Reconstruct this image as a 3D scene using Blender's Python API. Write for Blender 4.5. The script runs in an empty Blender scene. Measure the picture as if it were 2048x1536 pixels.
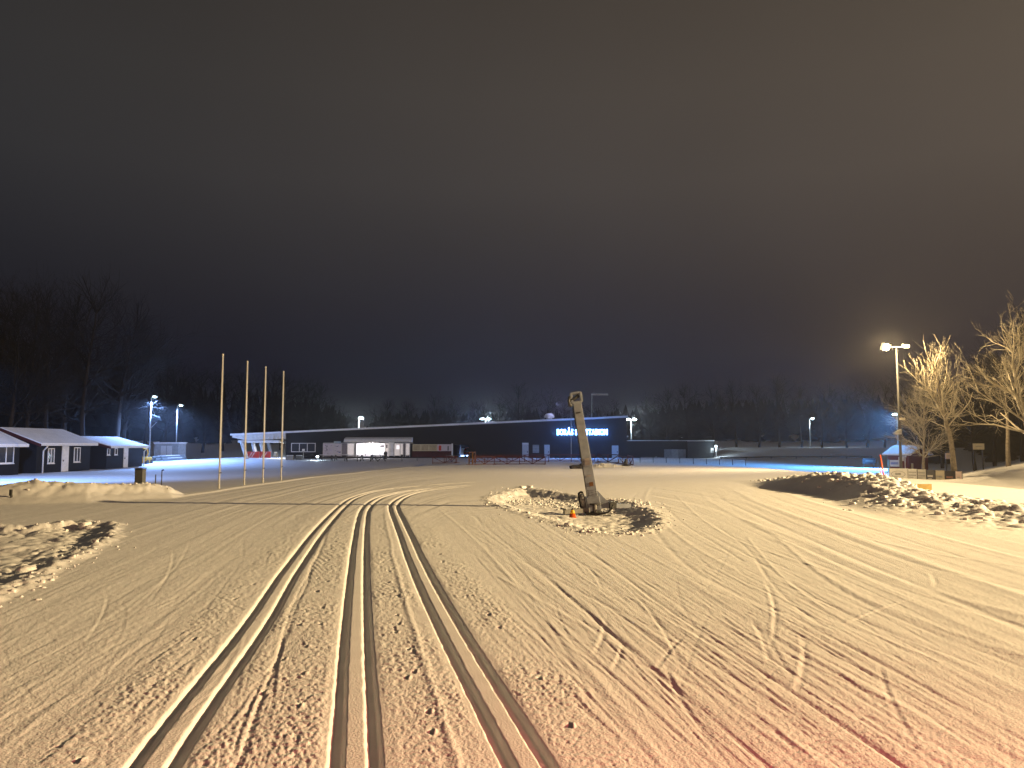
import bpy, math, random
import numpy as np
from mathutils import Vector

S = bpy.context.scene
COL = S.collection
R = math.radians
rnd = random.Random(7)

# ------------------------------------------------------------------ camera
EYE, FOC, PITCH = 1.9, 1540.0, math.atan2(121.0, 1540.0)
cd = bpy.data.cameras.new('camera')
cd.sensor_width = 36.0
cd.lens = 36.0 * FOC / 2048.0
cd.clip_start, cd.clip_end = 0.05, 3000
cam = bpy.data.objects.new('camera', cd)
COL.objects.link(cam)
cam.location = (0, 0, EYE)
cam.rotation_euler = (R(90) + PITCH, 0, 0)
S.camera = cam

# ------------------------------------------------------------------ night sky (world)
W = bpy.data.worlds.new('World')
S.world = W
W.use_nodes = True
wn, wl = W.node_tree.nodes, W.node_tree.links
wn.clear()
wo = wn.new('ShaderNodeOutputWorld')
bg = wn.new('ShaderNodeBackground')
tc = wn.new('ShaderNodeTexCoord')
sep = wn.new('ShaderNodeSeparateXYZ')
wl.new(tc.outputs['Generated'], sep.inputs[0])
ramp = wn.new('ShaderNodeValToRGB')
els = ramp.color_ramp.elements
els[0].position, els[0].color = 0.0, (0.0035, 0.0045, 0.010, 1)
els[1].position, els[1].color = 1.0, (0.046, 0.043, 0.042, 1)
for p_, c_ in ((0.09, (0.0085, 0.010, 0.025, 1)), (0.18, (0.023, 0.023, 0.032, 1)), (0.32, (0.049, 0.047, 0.050, 1)), (0.42, (0.052, 0.049, 0.049, 1)), (0.6, (0.042, 0.038, 0.035, 1))):
    e = els.new(p_)
    e.color = c_
wl.new(sep.outputs['Z'], ramp.inputs['Fac'])
nz = wn.new('ShaderNodeTexNoise')
nz.inputs['Scale'].default_value = 1.6
nz.inputs['Detail'].default_value = 3
wl.new(tc.outputs['Generated'], nz.inputs['Vector'])
mr = wn.new('ShaderNodeMapRange')
mr.inputs['From Min'].default_value, mr.inputs['From Max'].default_value = 0.3, 0.7
mr.inputs['To Min'].default_value, mr.inputs['To Max'].default_value = 0.88, 1.10
wl.new(nz.outputs['Fac'], mr.inputs['Value'])
mx = wn.new('ShaderNodeMix')
mx.data_type = 'RGBA'
mx.blend_type = 'MULTIPLY'
mx.inputs['Factor'].default_value = 1
wl.new(ramp.outputs['Color'], mx.inputs['A'])
mr2 = wn.new('ShaderNodeMapRange')          # town glow: the cloud is warmer towards the right
mr2.inputs['From Min'].default_value, mr2.inputs['From Max'].default_value = -0.75, 0.75
wl.new(sep.outputs['X'], mr2.inputs['Value'])
tint = wn.new('ShaderNodeMix')
tint.data_type = 'RGBA'
tint.inputs['A'].default_value = (0.40, 0.46, 0.52, 1)
tint.inputs['B'].default_value = (1.62, 1.38, 1.12, 1)
wl.new(mr2.outputs['Result'], tint.inputs['Factor'])
m3 = wn.new('ShaderNodeMix')
m3.data_type = 'RGBA'
m3.blend_type = 'MULTIPLY'
m3.inputs['Factor'].default_value = 1
wl.new(tint.outputs['Result'], m3.inputs['A'])
wl.new(mr.outputs['Result'], m3.inputs['B'])
wl.new(m3.outputs['Result'], mx.inputs['B'])
wl.new(mx.outputs['Result'], bg.inputs['Color'])
bg.inputs['Strength'].default_value = 1.0
wl.new(bg.outputs[0], wo.inputs[0])

# ------------------------------------------------------------------ exposure, sampling
vs = S.view_settings
vs.view_transform, vs.look = 'Standard', 'None'
vs.exposure, vs.gamma, vs.use_curve_mapping = 0.0, 1.0, False
S.render.engine = 'CYCLES'
cy = S.cycles
cy.use_denoising = True
try:
    cy.denoiser = 'OPENIMAGEDENOISE'
    cy.denoising_input_passes = 'RGB_ALBEDO_NORMAL'
except Exception:
    pass
cy.max_bounces, cy.diffuse_bounces, cy.glossy_bounces, cy.volume_bounces = 5, 3, 2, 0
cy.transmission_bounces, cy.transparent_max_bounces = 3, 4
cy.sample_clamp_indirect = 4.0
cy.caustics_reflective = cy.caustics_refractive = False

# ------------------------------------------------------------------ lamps (positions in metres, camera stands at 0,0)
WARM = (1.0, 0.71, 0.345)
LED = (0.24, 0.44, 1.0)
WHITE = (0.72, 0.90, 1.0)


def lamp(name, kind, loc, power, color, radius=0.15, target=None, size=None, blend=0.5):
    d = bpy.data.lights.new(name, kind)
    d.energy, d.color, d.shadow_soft_size = power, color, radius
    if kind == 'SPOT':
        d.spot_size, d.spot_blend = R(size), blend
    o = bpy.data.objects.new(name, d)
    COL.objects.link(o)
    o.location = loc
    if target is not None:
        o.rotation_euler = (Vector(target) - Vector(loc)).to_track_quat('-Z', 'Y').to_euler()
    return o


FLOOD = (48.0, 17.5, 13.8)          # mast beyond the right edge that lights the ski field
MAST = (29.0, 58.0, 9.3)            # mast seen on the right
lamp('field_floodlight', 'SPOT', FLOOD, 275000, WARM, 0.18, (-4, 18, 0), 142, 1.0)
lamp('mast_floodlight', 'SPOT', (MAST[0] - 0.9, MAST[1] - 0.4, MAST[2] - 0.15), 92000, WARM, 0.2, (-4, 58, -1.0), 78, 0.9)
lamp('mast_spill', 'SPOT', (MAST[0] - 0.95, MAST[1] - 1.15, MAST[2] - 0.3), 9000, WARM, 0.2, (37, 53.5, 9.6), 112, 0.6)
lamp('mast_glow', 'POINT', (MAST[0] - 1.05, MAST[1] - 1.1, MAST[2] - 0.15), 4500, WARM, 0.2)
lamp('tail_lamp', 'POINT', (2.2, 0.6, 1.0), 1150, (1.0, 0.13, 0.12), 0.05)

# ------------------------------------------------------------------ helpers


def ray(px, py):
    cx, cyy = (px - 1024.0) / FOC, (768.0 - py) / FOC
    c, s = math.cos(PITCH), math.sin(PITCH)
    return cx, c - cyy * s, s + cyy * c


def at(px, py, Y):
    """plan position of a point measured on the photograph, at distance Y"""
    x, y, z = ray(px, py)
    t = Y / y
    return Vector((x * t, Y, EYE + z * t))


def onplane(px, py, z=0.0):
    x, y, zz = ray(px, py)
    t = (z - EYE) / zz
    return Vector((x * t, y * t, z))


def setp(o, label=None, cat=None, group=None, kind=None):
    if label: o['label'] = label
    if cat: o['category'] = cat
    if group: o['group'] = group
    if kind: o['kind'] = kind
    return o


def thing(name, label, cat, loc=(0, 0, 0), group=None, rz=0.0):
    o = bpy.data.objects.new(name, None)
    o.empty_display_size = 0.2
    COL.objects.link(o)
    o.location = loc
    o.rotation_euler = (0, 0, rz)
    return setp(o, label, cat, group)


def dup(root, loc, rz=None, label=None, scale=None):
    r = root.copy()
    COL.objects.link(r)
    r.location = loc
    if rz is not None: r.rotation_euler = (0, 0, rz)
    if label: r['label'] = label
    if scale is not None: r.scale = scale
    for ch in list(root.children):
        c = ch.copy()
        COL.objects.link(c)
        c.parent = r
        for g in list(ch.children):
            d = g.copy()
            COL.objects.link(d)
            d.parent = c
    return r


class MB:
    def __init__(self):
        self.v, self.f = [], []

    def add(self, vs_, fs):
        n = len(self.v)
        self.v += [tuple(p) for p in vs_]
        self.f += [tuple(i + n for i in f) for f in fs]
        return self

    def box(self, c, s, rz=0.0, rx=0.0, ry=0.0):
        from mathutils import Euler
        m = Euler((rx, ry, rz)).to_matrix()
        c = Vector(c)
        hx, hy, hz = s[0] / 2, s[1] / 2, s[2] / 2
        vs_ = [c + m @ Vector((x, y, z)) for x, y, z in ((-hx, -hy, -hz), (hx, -hy, -hz), (hx, hy, -hz), (-hx, hy, -hz), (-hx, -hy, hz), (hx, -hy, hz), (hx, hy, hz), (-hx, hy, hz))]
        return self.add(vs_, [(3, 2, 1, 0), (4, 5, 6, 7), (0, 1, 5, 4), (1, 2, 6, 5), (2, 3, 7, 6), (3, 0, 4, 7)])

    def bx(self, x0, x1, y0, y1, z0, z1):
        return self.box(((x0 + x1) / 2, (y0 + y1) / 2, (z0 + z1) / 2), (x1 - x0, y1 - y0, z1 - z0))

    def bar(self, a, b, w, h=None):
        """rectangular bar from a to b"""
        a, b = Vector(a), Vector(b)
        h = h or w
        d = (b - a).normalized()
        up = Vector((0, 0, 1)) if abs(d.z) < 0.95 else Vector((0, 1, 0))
        x = d.cross(up).normalized() * (w / 2)
        y = x.cross(d).normalized() * (h / 2)
        vs_ = [a - x - y, a + x - y, a + x + y, a - x + y, b - x - y, b + x - y, b + x + y, b - x + y]
        return self.add(vs_, [(3, 2, 1, 0), (4, 5, 6, 7), (0, 1, 5, 4), (1, 2, 6, 5), (2, 3, 7, 6), (3, 0, 4, 7)])

    def tube(self, pts, r, n=8, r1=None, cap=True):
        pts = [Vector(p) for p in pts]
        r1 = r if r1 is None else r1
        N = len(pts)
        base = len(self.v)
        prev = None
        for i, p in enumerate(pts):
            d = (pts[min(i + 1, N - 1)] - pts[max(i - 1, 0)]).normalized()
            if prev is None:
                prev = d.orthogonal().normalized()
            x = (prev - d * prev.dot(d)).normalized()
            prev = x
            y = d.cross(x)
            rr = r + (r1 - r) * i / (N - 1)
            for k in range(n):
                a = 2 * math.pi * k / n
                self.v.append(tuple(p + (x * math.cos(a) + y * math.sin(a)) * rr))
        for i in range(N - 1):
            for k in range(n):
                a0, b0 = base + i * n + k, base + i * n + (k + 1) % n
                self.f.append((a0, b0, b0 + n, a0 + n))
        if cap:
            self.f.append(tuple(base + k for k in reversed(range(n))))
            self.f.append(tuple(base + (N - 1) * n + k for k in range(n)))
        return self

    def lathe(self, c, prof, n=14):
        base = len(self.v)
        for r, z in prof:
            for k in range(n):
                a = 2 * math.pi * k / n
                self.v.append((c[0] + r * math.cos(a), c[1] + r * math.sin(a), c[2] + z))
        for i in range(len(prof) - 1):
            for k in range(n):
                a0, b0 = base + i * n + k, base + i * n + (k + 1) % n
                self.f.append((a0, b0, b0 + n, a0 + n))
        self.f.append(tuple(base + k for k in reversed(range(n))))
        self.f.append(tuple(base + (len(prof) - 1) * n + k for k in range(n)))
        return self

    def prism(self, poly, axis_vec):
        """closed polygon (3d points, planar) extruded along axis_vec"""
        a = Vector(axis_vec)
        n = len(poly)
        vs_ = [Vector(p) for p in poly] + [Vector(p) + a for p in poly]
        fs = [tuple(reversed(range(n))), tuple(range(n, 2 * n))]
        fs += [(i, (i + 1) % n, n + (i + 1) % n, n + i) for i in range(n)]
        return self.add(vs_, fs)

    def build(self, name, m, parent=None, local=False, smooth=False, bevel=0.0):
        off = Vector((0, 0, 0))
        if parent is not None and not local:
            p = parent
            while p is not None:
                off += p.location
                p = p.parent
        me = bpy.data.meshes.new(name)
        me.from_pydata([tuple(Vector(v) - off) for v in self.v], [], self.f)
        me.materials.append(m)
        me.update()
        if smooth:
            me.shade_smooth()
        o = bpy.data.objects.new(name, me)
        COL.objects.link(o)
        if parent is not None:
            o.parent = parent
        if bevel:
            b = o.modifiers.new('bevel', 'BEVEL')
            b.width, b.segments, b.limit_method = bevel, 2, 'ANGLE'
        return o


def np_mesh(name, verts, quads, m, smooth=False, tris=None):
    me = bpy.data.meshes.new(name)
    nv, nq = len(verts), len(quads)
    nt = 0 if tris is None else len(tris)
    me.vertices.add(nv)
    me.vertices.foreach_set('co', np.ascontiguousarray(verts, dtype=np.float32).ravel())
    li = np.ascontiguousarray(quads, dtype=np.int32).ravel()
    ls = np.arange(nq, dtype=np.int32) * 4
    if nt:
        li = np.concatenate([li, np.ascontiguousarray(tris, dtype=np.int32).ravel()])
        ls = np.concatenate([ls, nq * 4 + np.arange(nt, dtype=np.int32) * 3])
    me.loops.add(len(li))
    me.loops.foreach_set('vertex_index', li)
    me.polygons.add(nq + nt)
    me.polygons.foreach_set('loop_start', ls)
    me.update(calc_edges=True)
    me.validate()
    me.materials.append(m)
    if smooth:
        me.shade_smooth()
    return me


# ------------------------------------------------------------------ materials
def mat(name, color, rough=0.7, metal=0.0, noise=0.0, nscale=8.0, bump=0.0, bscale=40.0, emit=None, estr=0.0, spec=0.3, stretch=None, color2=None):
    m = bpy.data.materials.new(name)
    m.use_nodes = True
    nt = m.node_tree
    b = nt.nodes['Principled BSDF']
    b.inputs['Base Color'].default_value = (*color, 1)
    b.inputs['Roughness'].default_value = rough
    b.inputs['Metallic'].default_value = metal
    b.inputs['Specular IOR Level'].default_value = spec
    co = nt.nodes.new('ShaderNodeTexCoord')
    vec = co.outputs['Object']
    if stretch:
        mp = nt.nodes.new('ShaderNodeMapping')
        mp.inputs['Scale'].default_value = stretch
        nt.links.new(vec, mp.inputs['Vector'])
        vec = mp.outputs['Vector']
    if noise or color2:
        n = nt.nodes.new('ShaderNodeTexNoise')
        n.inputs['Scale'].default_value = nscale
        n.inputs['Detail'].default_value = 5
        nt.links.new(vec, n.inputs['Vector'])
        r = nt.nodes.new('ShaderNodeValToRGB')
        c2 = color2 or tuple(c * (1 - noise) for c in color)
        r.color_ramp.elements[0].position, r.color_ramp.elements[0].color = 0.32, (*c2, 1)
        r.color_ramp.elements[1].position, r.color_ramp.elements[1].color = 0.66, (*color, 1)
        nt.links.new(n.outputs['Fac'], r.inputs['Fac'])
        nt.links.new(r.outputs['Color'], b.inputs['Base Color'])
    if bump:
        n2 = nt.nodes.new('ShaderNodeTexNoise')
        n2.inputs['Scale'].default_value = bscale
        n2.inputs['Detail'].default_value = 4
        nt.links.new(vec, n2.inputs['Vector'])
        bp = nt.nodes.new('ShaderNodeBump')
        bp.inputs['Strength'].default_value = 1.0
        bp.inputs['Distance'].default_value = bump
        nt.links.new(n2.outputs['Fac'], bp.inputs['Height'])
        nt.links.new(bp.outputs['Normal'], b.inputs['Normal'])
    if emit:
        b.inputs['Emission Color'].default_value = (*emit, 1)
        b.inputs['Emission Strength'].default_value = estr
    return m


M = {}
M['snow'] = mat('groomed snow', (0.83, 0.83, 0.84), 0.75, noise=0.08, nscale=3.0, bump=0.006, bscale=55.0, spec=0.2)
M['lump'] = mat('snow lumps', (0.82, 0.82, 0.83), 0.8, noise=0.14, nscale=5.0, bump=0.012, bscale=28.0, spec=0.15)
M['roofsnow'] = mat('roof snow', (0.78, 0.79, 0.81), 0.85, noise=0.1, nscale=1.2, bump=0.02, bscale=9.0)
M['black'] = mat('black stained boards', (0.009, 0.009, 0.011), 0.75, noise=0.35, nscale=3.0, stretch=(6, 6, 0.6))
M['charcoal'] = mat('charcoal cladding', (0.011, 0.011, 0.013), 0.7, noise=0.25, nscale=2.0, stretch=(5, 5, 0.5))
M['slate'] = mat('slate grey cladding', (0.05, 0.055, 0.06), 0.6, noise=0.2, nscale=2.0)
M['redwood'] = mat('falu red boards', (0.16, 0.026, 0.020), 0.8, noise=0.3, nscale=4.0, stretch=(6, 6, 0.6))
M['darkred'] = mat('dark red bargeboard', (0.07, 0.018, 0.018), 0.7, noise=0.3, nscale=4.0)
M['white'] = mat('white paint', (0.76, 0.75, 0.73), 0.5, noise=0.12, nscale=3.0)
M['offwhite'] = mat('weathered white boards', (0.62, 0.60, 0.56), 0.6, noise=0.2, nscale=4.0)
M['steel'] = mat('galvanised steel', (0.36, 0.36, 0.35), 0.45, 0.35, noise=0.3, nscale=7.0)
M['mast'] = mat('dull grey mast paint', (0.10, 0.10, 0.10), 0.7, noise=0.2)
M['darksteel'] = mat('dark painted steel', (0.05, 0.05, 0.05), 0.5, 0.3, noise=0.3)
M['gun'] = mat('dull zinc tower', (0.27, 0.30, 0.36), 0.6, 0.0, noise=0.28, nscale=5.0, bump=0.002, bscale=30)
M['rubber'] = mat('black rubber', (0.012, 0.012, 0.012), 0.5)
M['redsteel'] = mat('red oxide tube', (0.13, 0.030, 0.022), 0.6, 0.1, noise=0.35, nscale=6.0)
M['rust'] = mat('rusty brown frame', (0.20, 0.09, 0.03), 0.8, noise=0.4, nscale=8.0)
M['glass'] = mat('dark window glass', (0.03, 0.035, 0.045), 0.08, spec=0.6)
M['grey'] = mat('grey concrete', (0.30, 0.30, 0.29), 0.85, noise=0.25, nscale=3.0)
M['doorgrey'] = mat('light grey door', (0.55, 0.54, 0.54), 0.5, noise=0.1)
M['wood'] = mat('weathered timber', (0.13, 0.135, 0.13), 0.85, noise=0.4, nscale=6.0, stretch=(6, 6, 0.8))
M['yellowwood'] = mat('yellow plywood', (0.50, 0.36, 0.13), 0.7, noise=0.25, nscale=5.0)
M['orange'] = mat('orange plastic', (0.75, 0.13, 0.04), 0.45)
M['conered'] = mat('cone red orange', (0.62, 0.10, 0.015), 0.5, noise=0.2)
M['coneyellow'] = mat('cone yellow band', (0.75, 0.45, 0.03), 0.5)
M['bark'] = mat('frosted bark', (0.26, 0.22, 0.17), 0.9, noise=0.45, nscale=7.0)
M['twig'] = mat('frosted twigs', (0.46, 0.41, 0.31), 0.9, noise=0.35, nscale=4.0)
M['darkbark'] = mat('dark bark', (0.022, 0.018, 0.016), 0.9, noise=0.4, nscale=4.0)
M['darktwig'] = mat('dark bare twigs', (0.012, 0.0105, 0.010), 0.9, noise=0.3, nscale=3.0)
M['needles'] = mat('spruce needles', (0.010, 0.013, 0.011), 0.9, noise=0.4, nscale=2.0)
M['yellow'] = mat('machine yellow', (0.65, 0.36, 0.03), 0.5, noise=0.2)
M['redpaint'] = mat('signal red', (0.55, 0.05, 0.03), 0.45)
M['brightred'] = mat('red car paint', (0.60, 0.03, 0.03), 0.3)
M['print'] = mat('dark print', (0.06, 0.06, 0.07), 0.6)
M['printblue'] = mat('blue print', (0.05, 0.12, 0.42), 0.6)
M['bannerdark'] = mat('black banner cloth', (0.035, 0.035, 0.04), 0.6, noise=0.2)
M['bannergrey'] = mat('charcoal banner cloth', (0.10, 0.10, 0.11), 0.6, noise=0.2)
M['cream'] = mat('cream banner cloth', (0.52, 0.47, 0.36), 0.6, noise=0.1)
M['pinkboard'] = mat('pale pink banner cloth', (0.62, 0.50, 0.48), 0.6, noise=0.1)
M['net'] = mat('pale net', (0.50, 0.50, 0.50), 0.8)
M['signblue'] = mat('lit sign letters', (0.5, 0.6, 0.8), 0.4, emit=(0.16, 0.40, 1.0), estr=22.0)
M['lampwarm'] = mat('sodium lamp glass', (0.8, 0.7, 0.5), 0.3, emit=(1.0, 0.74, 0.36), estr=250.0)
M['lampled'] = mat('led lamp glass', (0.8, 0.8, 0.8), 0.3, emit=(0.62, 0.90, 1.0), estr=24.0)
M['lampdim'] = mat('small lamp glass', (0.8, 0.8, 0.8), 0.3, emit=(0.70, 0.95, 1.0), estr=7.0)
M['litwin'] = mat('bright lit window', (0.8, 0.8, 0.8), 0.5, emit=(1.0, 0.93, 0.98), estr=1.0, noise=0.1)
M['litdim'] = mat('dim lit room', (0.6, 0.55, 0.5), 0.5, emit=(1.0, 0.88, 0.86), estr=0.34, noise=0.2)
M['litbrown'] = mat('dim brown room', (0.3, 0.25, 0.16), 0.5, emit=(0.9, 0.72, 0.45), estr=0.05, noise=0.4, nscale=2.0)
M['poster'] = mat('poster paper', (0.62, 0.56, 0.58), 0.6, noise=0.15)
M['postergrey'] = mat('grey poster', (0.20, 0.18, 0.19), 0.6, noise=0.3)

# ------------------------------------------------------------------ terrain functions (numpy)


def hsh(ix, iy, seed):
    a = (ix.astype(np.int64) * 374761393 + iy.astype(np.int64) * 668265263 + seed * 1442695041) & 0xFFFFFFFF
    a = ((a ^ (a >> 13)) * 1274126177) & 0xFFFFFFFF
    a = (a ^ (a >> 16)) & 0xFFFFFFFF
    return a.astype(np.float32) / np.float32(4294967295.0)


def vn(x, y, seed=0):
    ix, iy = np.floor(x), np.floor(y)
    fx, fy = (x - ix), (y - iy)
    fx = fx * fx * (3 - 2 * fx)
    fy = fy * fy * (3 - 2 * fy)
    a, b = hsh(ix, iy, seed), hsh(ix + 1, iy, seed)
    c, d = hsh(ix, iy + 1, seed), hsh(ix + 1, iy + 1, seed)
    return (a + (b - a) * fx) * (1 - fy) + (c + (d - c) * fx) * fy


def fbm(x, y, seed=0, o=4, gain=0.5):
    s, a, t = 0.0, 1.0, 0.0
    for i in range(o):
        s = s + a * (vn(x * 2 ** i + 17.3 * i, y * 2 ** i - 9.1 * i, seed + i) - 0.5)
        t += a
        a *= gain
    return s / t * 2


def cell(x, y, seed=0):
    """rounded lumps: 1 at a random centre falling to 0"""
    ix, iy = np.floor(x), np.floor(y)
    best = np.zeros_like(x)
    for dx in (-1, 0, 1):
        for dy in (-1, 0, 1):
            cx, cyy = ix + dx, iy + dy
            px = cx + hsh(cx, cyy, seed)
            py = cyy + hsh(cx, cyy, seed + 5)
            rr = 0.35 + 0.55 * hsh(cx, cyy, seed + 9)
            hh = 0.3 + 0.7 * hsh(cx, cyy, seed + 11)
            d2 = ((x - px) ** 2 + (y - py) ** 2) / (rr * rr)
            best = np.maximum(best, hh * np.sqrt(np.clip(1 - d2, 0, 1)))
    return best


def sst(a, b, x):
    t = np.clip((x - a) / (b - a), 0, 1)
    return t * t * (3 - 2 * t)


def gpx(pts, z=0.0):
    return np.array([[*onplane(a, b, z)[:2]] for a, b in pts])


def sdpoly(x, y, P):
    """signed distance to a polygon, positive inside"""
    d = np.full(x.shape, 1e9, dtype=np.float32)
    ins = np.zeros(x.shape, bool)
    n = len(P)
    for i in range(n):
        ax, ay = P[i]
        bx_, by = P[(i + 1) % n]
        ex, ey = bx_ - ax, by - ay
        t = np.clip(((x - ax) * ex + (y - ay) * ey) / (ex * ex + ey * ey), 0, 1)
        d = np.minimum(d, np.hypot(x - ax - t * ex, y - ay - t * ey))
        c = ((ay > y) != (by > y)) & (x < ex * (y - ay) / (ey if ey != 0 else 1e-9) + ax)
        ins ^= c
    return np.where(ins, d, -d)


def catmull(P, step=0.4):
    P = np.asarray(P, float)
    P = np.vstack([2 * P[0] - P[1], P, 2 * P[-1] - P[-2]])
    out = []
    for i in range(1, len(P) - 2):
        n = max(2, int(np.linalg.norm(P[i + 1] - P[i]) / step))
        for t in np.arange(n) / n:
            a, b, c, d = P[i - 1], P[i], P[i + 1], P[i + 2]
            out.append(0.5 * (2 * b + (c - a) * t + (2 * a - 5 * b + 4 * c - d) * t * t + (3 * b - a - 3 * c + d) * t ** 3))
    out.append(P[-2])
    q = np.array(out)
    for _ in range(6):
        q[1:-1] = 0.25 * q[:-2] + 0.5 * q[1:-1] + 0.25 * q[2:]
    return q


# boundary where the raised ski field drops to the yard (bearing -> distance)
_b = [(-700, 1003), (0, 1001), (180, 997), (350, 989), (430, 979), (560, 962), (700, 946), (800, 936), (900, 931), (1100, 929), (1300, 929), (1490, 935), (1600, 943), (1750, 954), (1900, 967), (2048, 981), (2600, 990)]
_ba = np.array([(p - 1024) / FOC for p, q in _b])
_by = np.array([onplane(1024, q)[1] for p, q in _b])
_bd = np.array([.75, .75, .75, .75, .75,   .72, .5, .3, .12, .06, .06, .4, .55, .6, .6, .6, .6])

PIT = gpx([(962, 1000), (1000, 986), (1045, 972), (1110, 983), (1200, 996), (1262, 1003), (1312, 1020), (1336, 1044), (1300, 1064), (1230, 1071), (1180, 1067), (1125, 1050), (1060, 1031), (1000, 1014)])
PIT2 = gpx([(-260, 1056), (0, 1052), (80, 1050), (168, 1043), (245, 1048), (228, 1076), (190, 1100), (130, 1130), (80, 1158), (0, 1196), (-200, 1260)])
_my = np.array([17, 19.5, 22, 25, 28, 31, 33, 35, 38, 41.])
_mh = np.array([0, .12, .26, .42, .64, .66, .52, .36, .12, 0])


def macro(x, y):
    x, y = np.asarray(x, np.float32), np.asarray(y, np.float32)
    yy = np.maximum(y, 1.0)
    a = np.clip(x / yy, -1.2, 1.2)
    front = sst(3, 8, y)
    yb = np.interp(a, _ba, _by)
    D = np.interp(a, _ba, _bd)
    s = y - yb
    ret = 1 - 0.85 * sst(86, 108, y) * sst(-60, -40, x)
    z = -D * sst(0, 4.5, s) * front * ret
    z += 0.05 * fbm(x * 0.08, y * 0.08, 3, 2) * sst(10, 30, y)
    # berm along the left edge of the field
    ba = np.interp(a, [(p - 1024) / FOC for p in (-500, -60, 10, 80, 140, 215, 255, 300, 345, 372)], [.5, .5, .50, .64, .59, .50, .48, .50, .32, 0])
    bm = np.exp(-((s + 0.2) / 0.95) ** 2) * front * (ba > 0)
    z += ba * bm * (1 + 0.12 * fbm(x * .9, y * .9, 8, 3)) + bm * np.minimum(ba, .3) * 0.22 * (cell(x * 3.1, y * 3.1, 9) - .3)
    # long mound on the right
    mh = np.interp(y, _my, _mh)
    dx = x - (12.55 + 0.25 * np.sin(y * 0.7))
    wl_ = np.interp(y, [22, 26], [3.0, 1.75])
    prof = np.where(dx < 0, 1 - sst(0, 1, -dx / wl_), 1 - sst(0.3, 2.9, dx))
    z += mh * prof * (1 + 0.22 * fbm(x * .8, y * .8, 21, 3))
    rb = prof * sst(16, 19, y) * (1 - sst(38, 41, y)) * np.where(y < 26, 1.0, sst(-.5, .3, dx))
    z += np.where(rb > 0, rb * (0.13 * (cell(x * 2.3, y * 2.3, 22) - .2) + 0.06 * cell(x * 5.5, y * 5.5, 23)), 0) * sst(0, .12, prof)
    # hillside on the right, banks and rising wood behind
    z += np.minimum(0.17 * np.maximum(x - 30.5 - .75 * np.maximum(y - 56, 0), 0), 7) * sst(38, 52, y) * (1 + .12 * fbm(x * .15, y * .15, 31, 3))
    z += 1.35 * sst(101, 114, y + 0.03 * x) * sst(27, 36, x) * (1 + .3 * fbm(x * .1, y * .1, 33, 3))
    z += 0.05 * np.maximum(y - 150, 0) * (1 - 0.55 * sst(250, 600, y))
    z += 1.5 * sst(128, 150, y) * sst(-20, -60, x) * (1 + .4 * fbm(x * .06, y * .06, 35, 3))
    # low heap in front of the barriers
    hp = at(1215, 934, 64)
    z += 0.28 * np.exp(-(((x - hp.x) / 1.6) ** 2 + ((y - 64) / 1.0) ** 2)) * (1 + .5 * fbm(x * 2, y * 2, 37, 3))
    # pits
    near = (y > 2) & (y < 48) & (np.abs(x) < 30)
    if np.any(near):
        xs, ys, zs = x[near], y[near], z[near] if z.ndim else z
        wob = 0.22 * fbm(xs * 1.1, ys * 1.1, 41, 3)
        sd = sdpoly(xs, ys, PIT) + wob
        zs = zs - 0.22 * sst(0.0, 1.0, sd)
        rough = sst(-0.25, 0.2, sd) * (1 - 0.75 * sst(0.9, 2.0, sd))
        zs = zs + rough * (0.034 * cell(xs * 3.6, ys * 3.6, 43) + 0.032 * cell(xs * 8, ys * 8, 44)) + 0.03 * fbm(xs * 2.5, ys * 2.5, 45, 3) * sst(0, .3, sd)
        sd = sdpoly(xs, ys, PIT2) + 0.8 * wob
        zs = zs - 0.15 * sst(0.0, 0.7, sd)
        rough = sst(-0.2, 0.15, sd) * (1 - 0.6 * sst(0.8, 1.6, sd))
        zs = zs + rough * (0.07 * cell(xs * 3.6, ys * 3.6, 53) + 0.03 * cell(xs * 8, ys * 8, 54)) + 0.04 * fbm(xs * 2.2, ys * 1.4, 55, 4) * sst(0, .3, sd)
        z[near] = zs
    return z


def gz(x, y):
    return float(macro(np.array([x], np.float32), np.array([y], np.float32))[0])


def footing(px, py, lo=15.0, hi=200.0):
    """where a sight line meets the ground: (x, y, z)"""
    ys = np.linspace(lo, hi, 900)
    d = ray(px, py)
    t = ys / d[1]
    g = macro((d[0] * t).astype(np.float32), ys.astype(np.float32))
    h = EYE + d[2] * t - g
    i = np.argmax(h < 0) if np.any(h < 0) else len(ys) - 1
    return Vector((d[0] * t[i], ys[i], float(g[i])))


# ------------------------------------------------------------------ ground sheet
NF, NB = 900, 92
ang = np.concatenate([np.linspace(R(-41), R(41), NF), np.linspace(R(41), R(319), NB + 2)[1:-1]])
rad = np.concatenate([np.geomspace(0.5, 3.3, 13)[:-1], np.geomspace(3.3, 46, 740)[:-1], np.geomspace(46, 135, 140)[:-1], np.geomspace(135, 900, 34)])
NR, NA = len(rad), len(ang)
AA, RR = np.meshgrid(ang.astype(np.float32), rad.astype(np.float32))
X, Yg = (RR * np.sin(AA)).astype(np.float32), (RR * np.cos(AA)).astype(np.float32)
H = macro(X, Yg)

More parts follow.
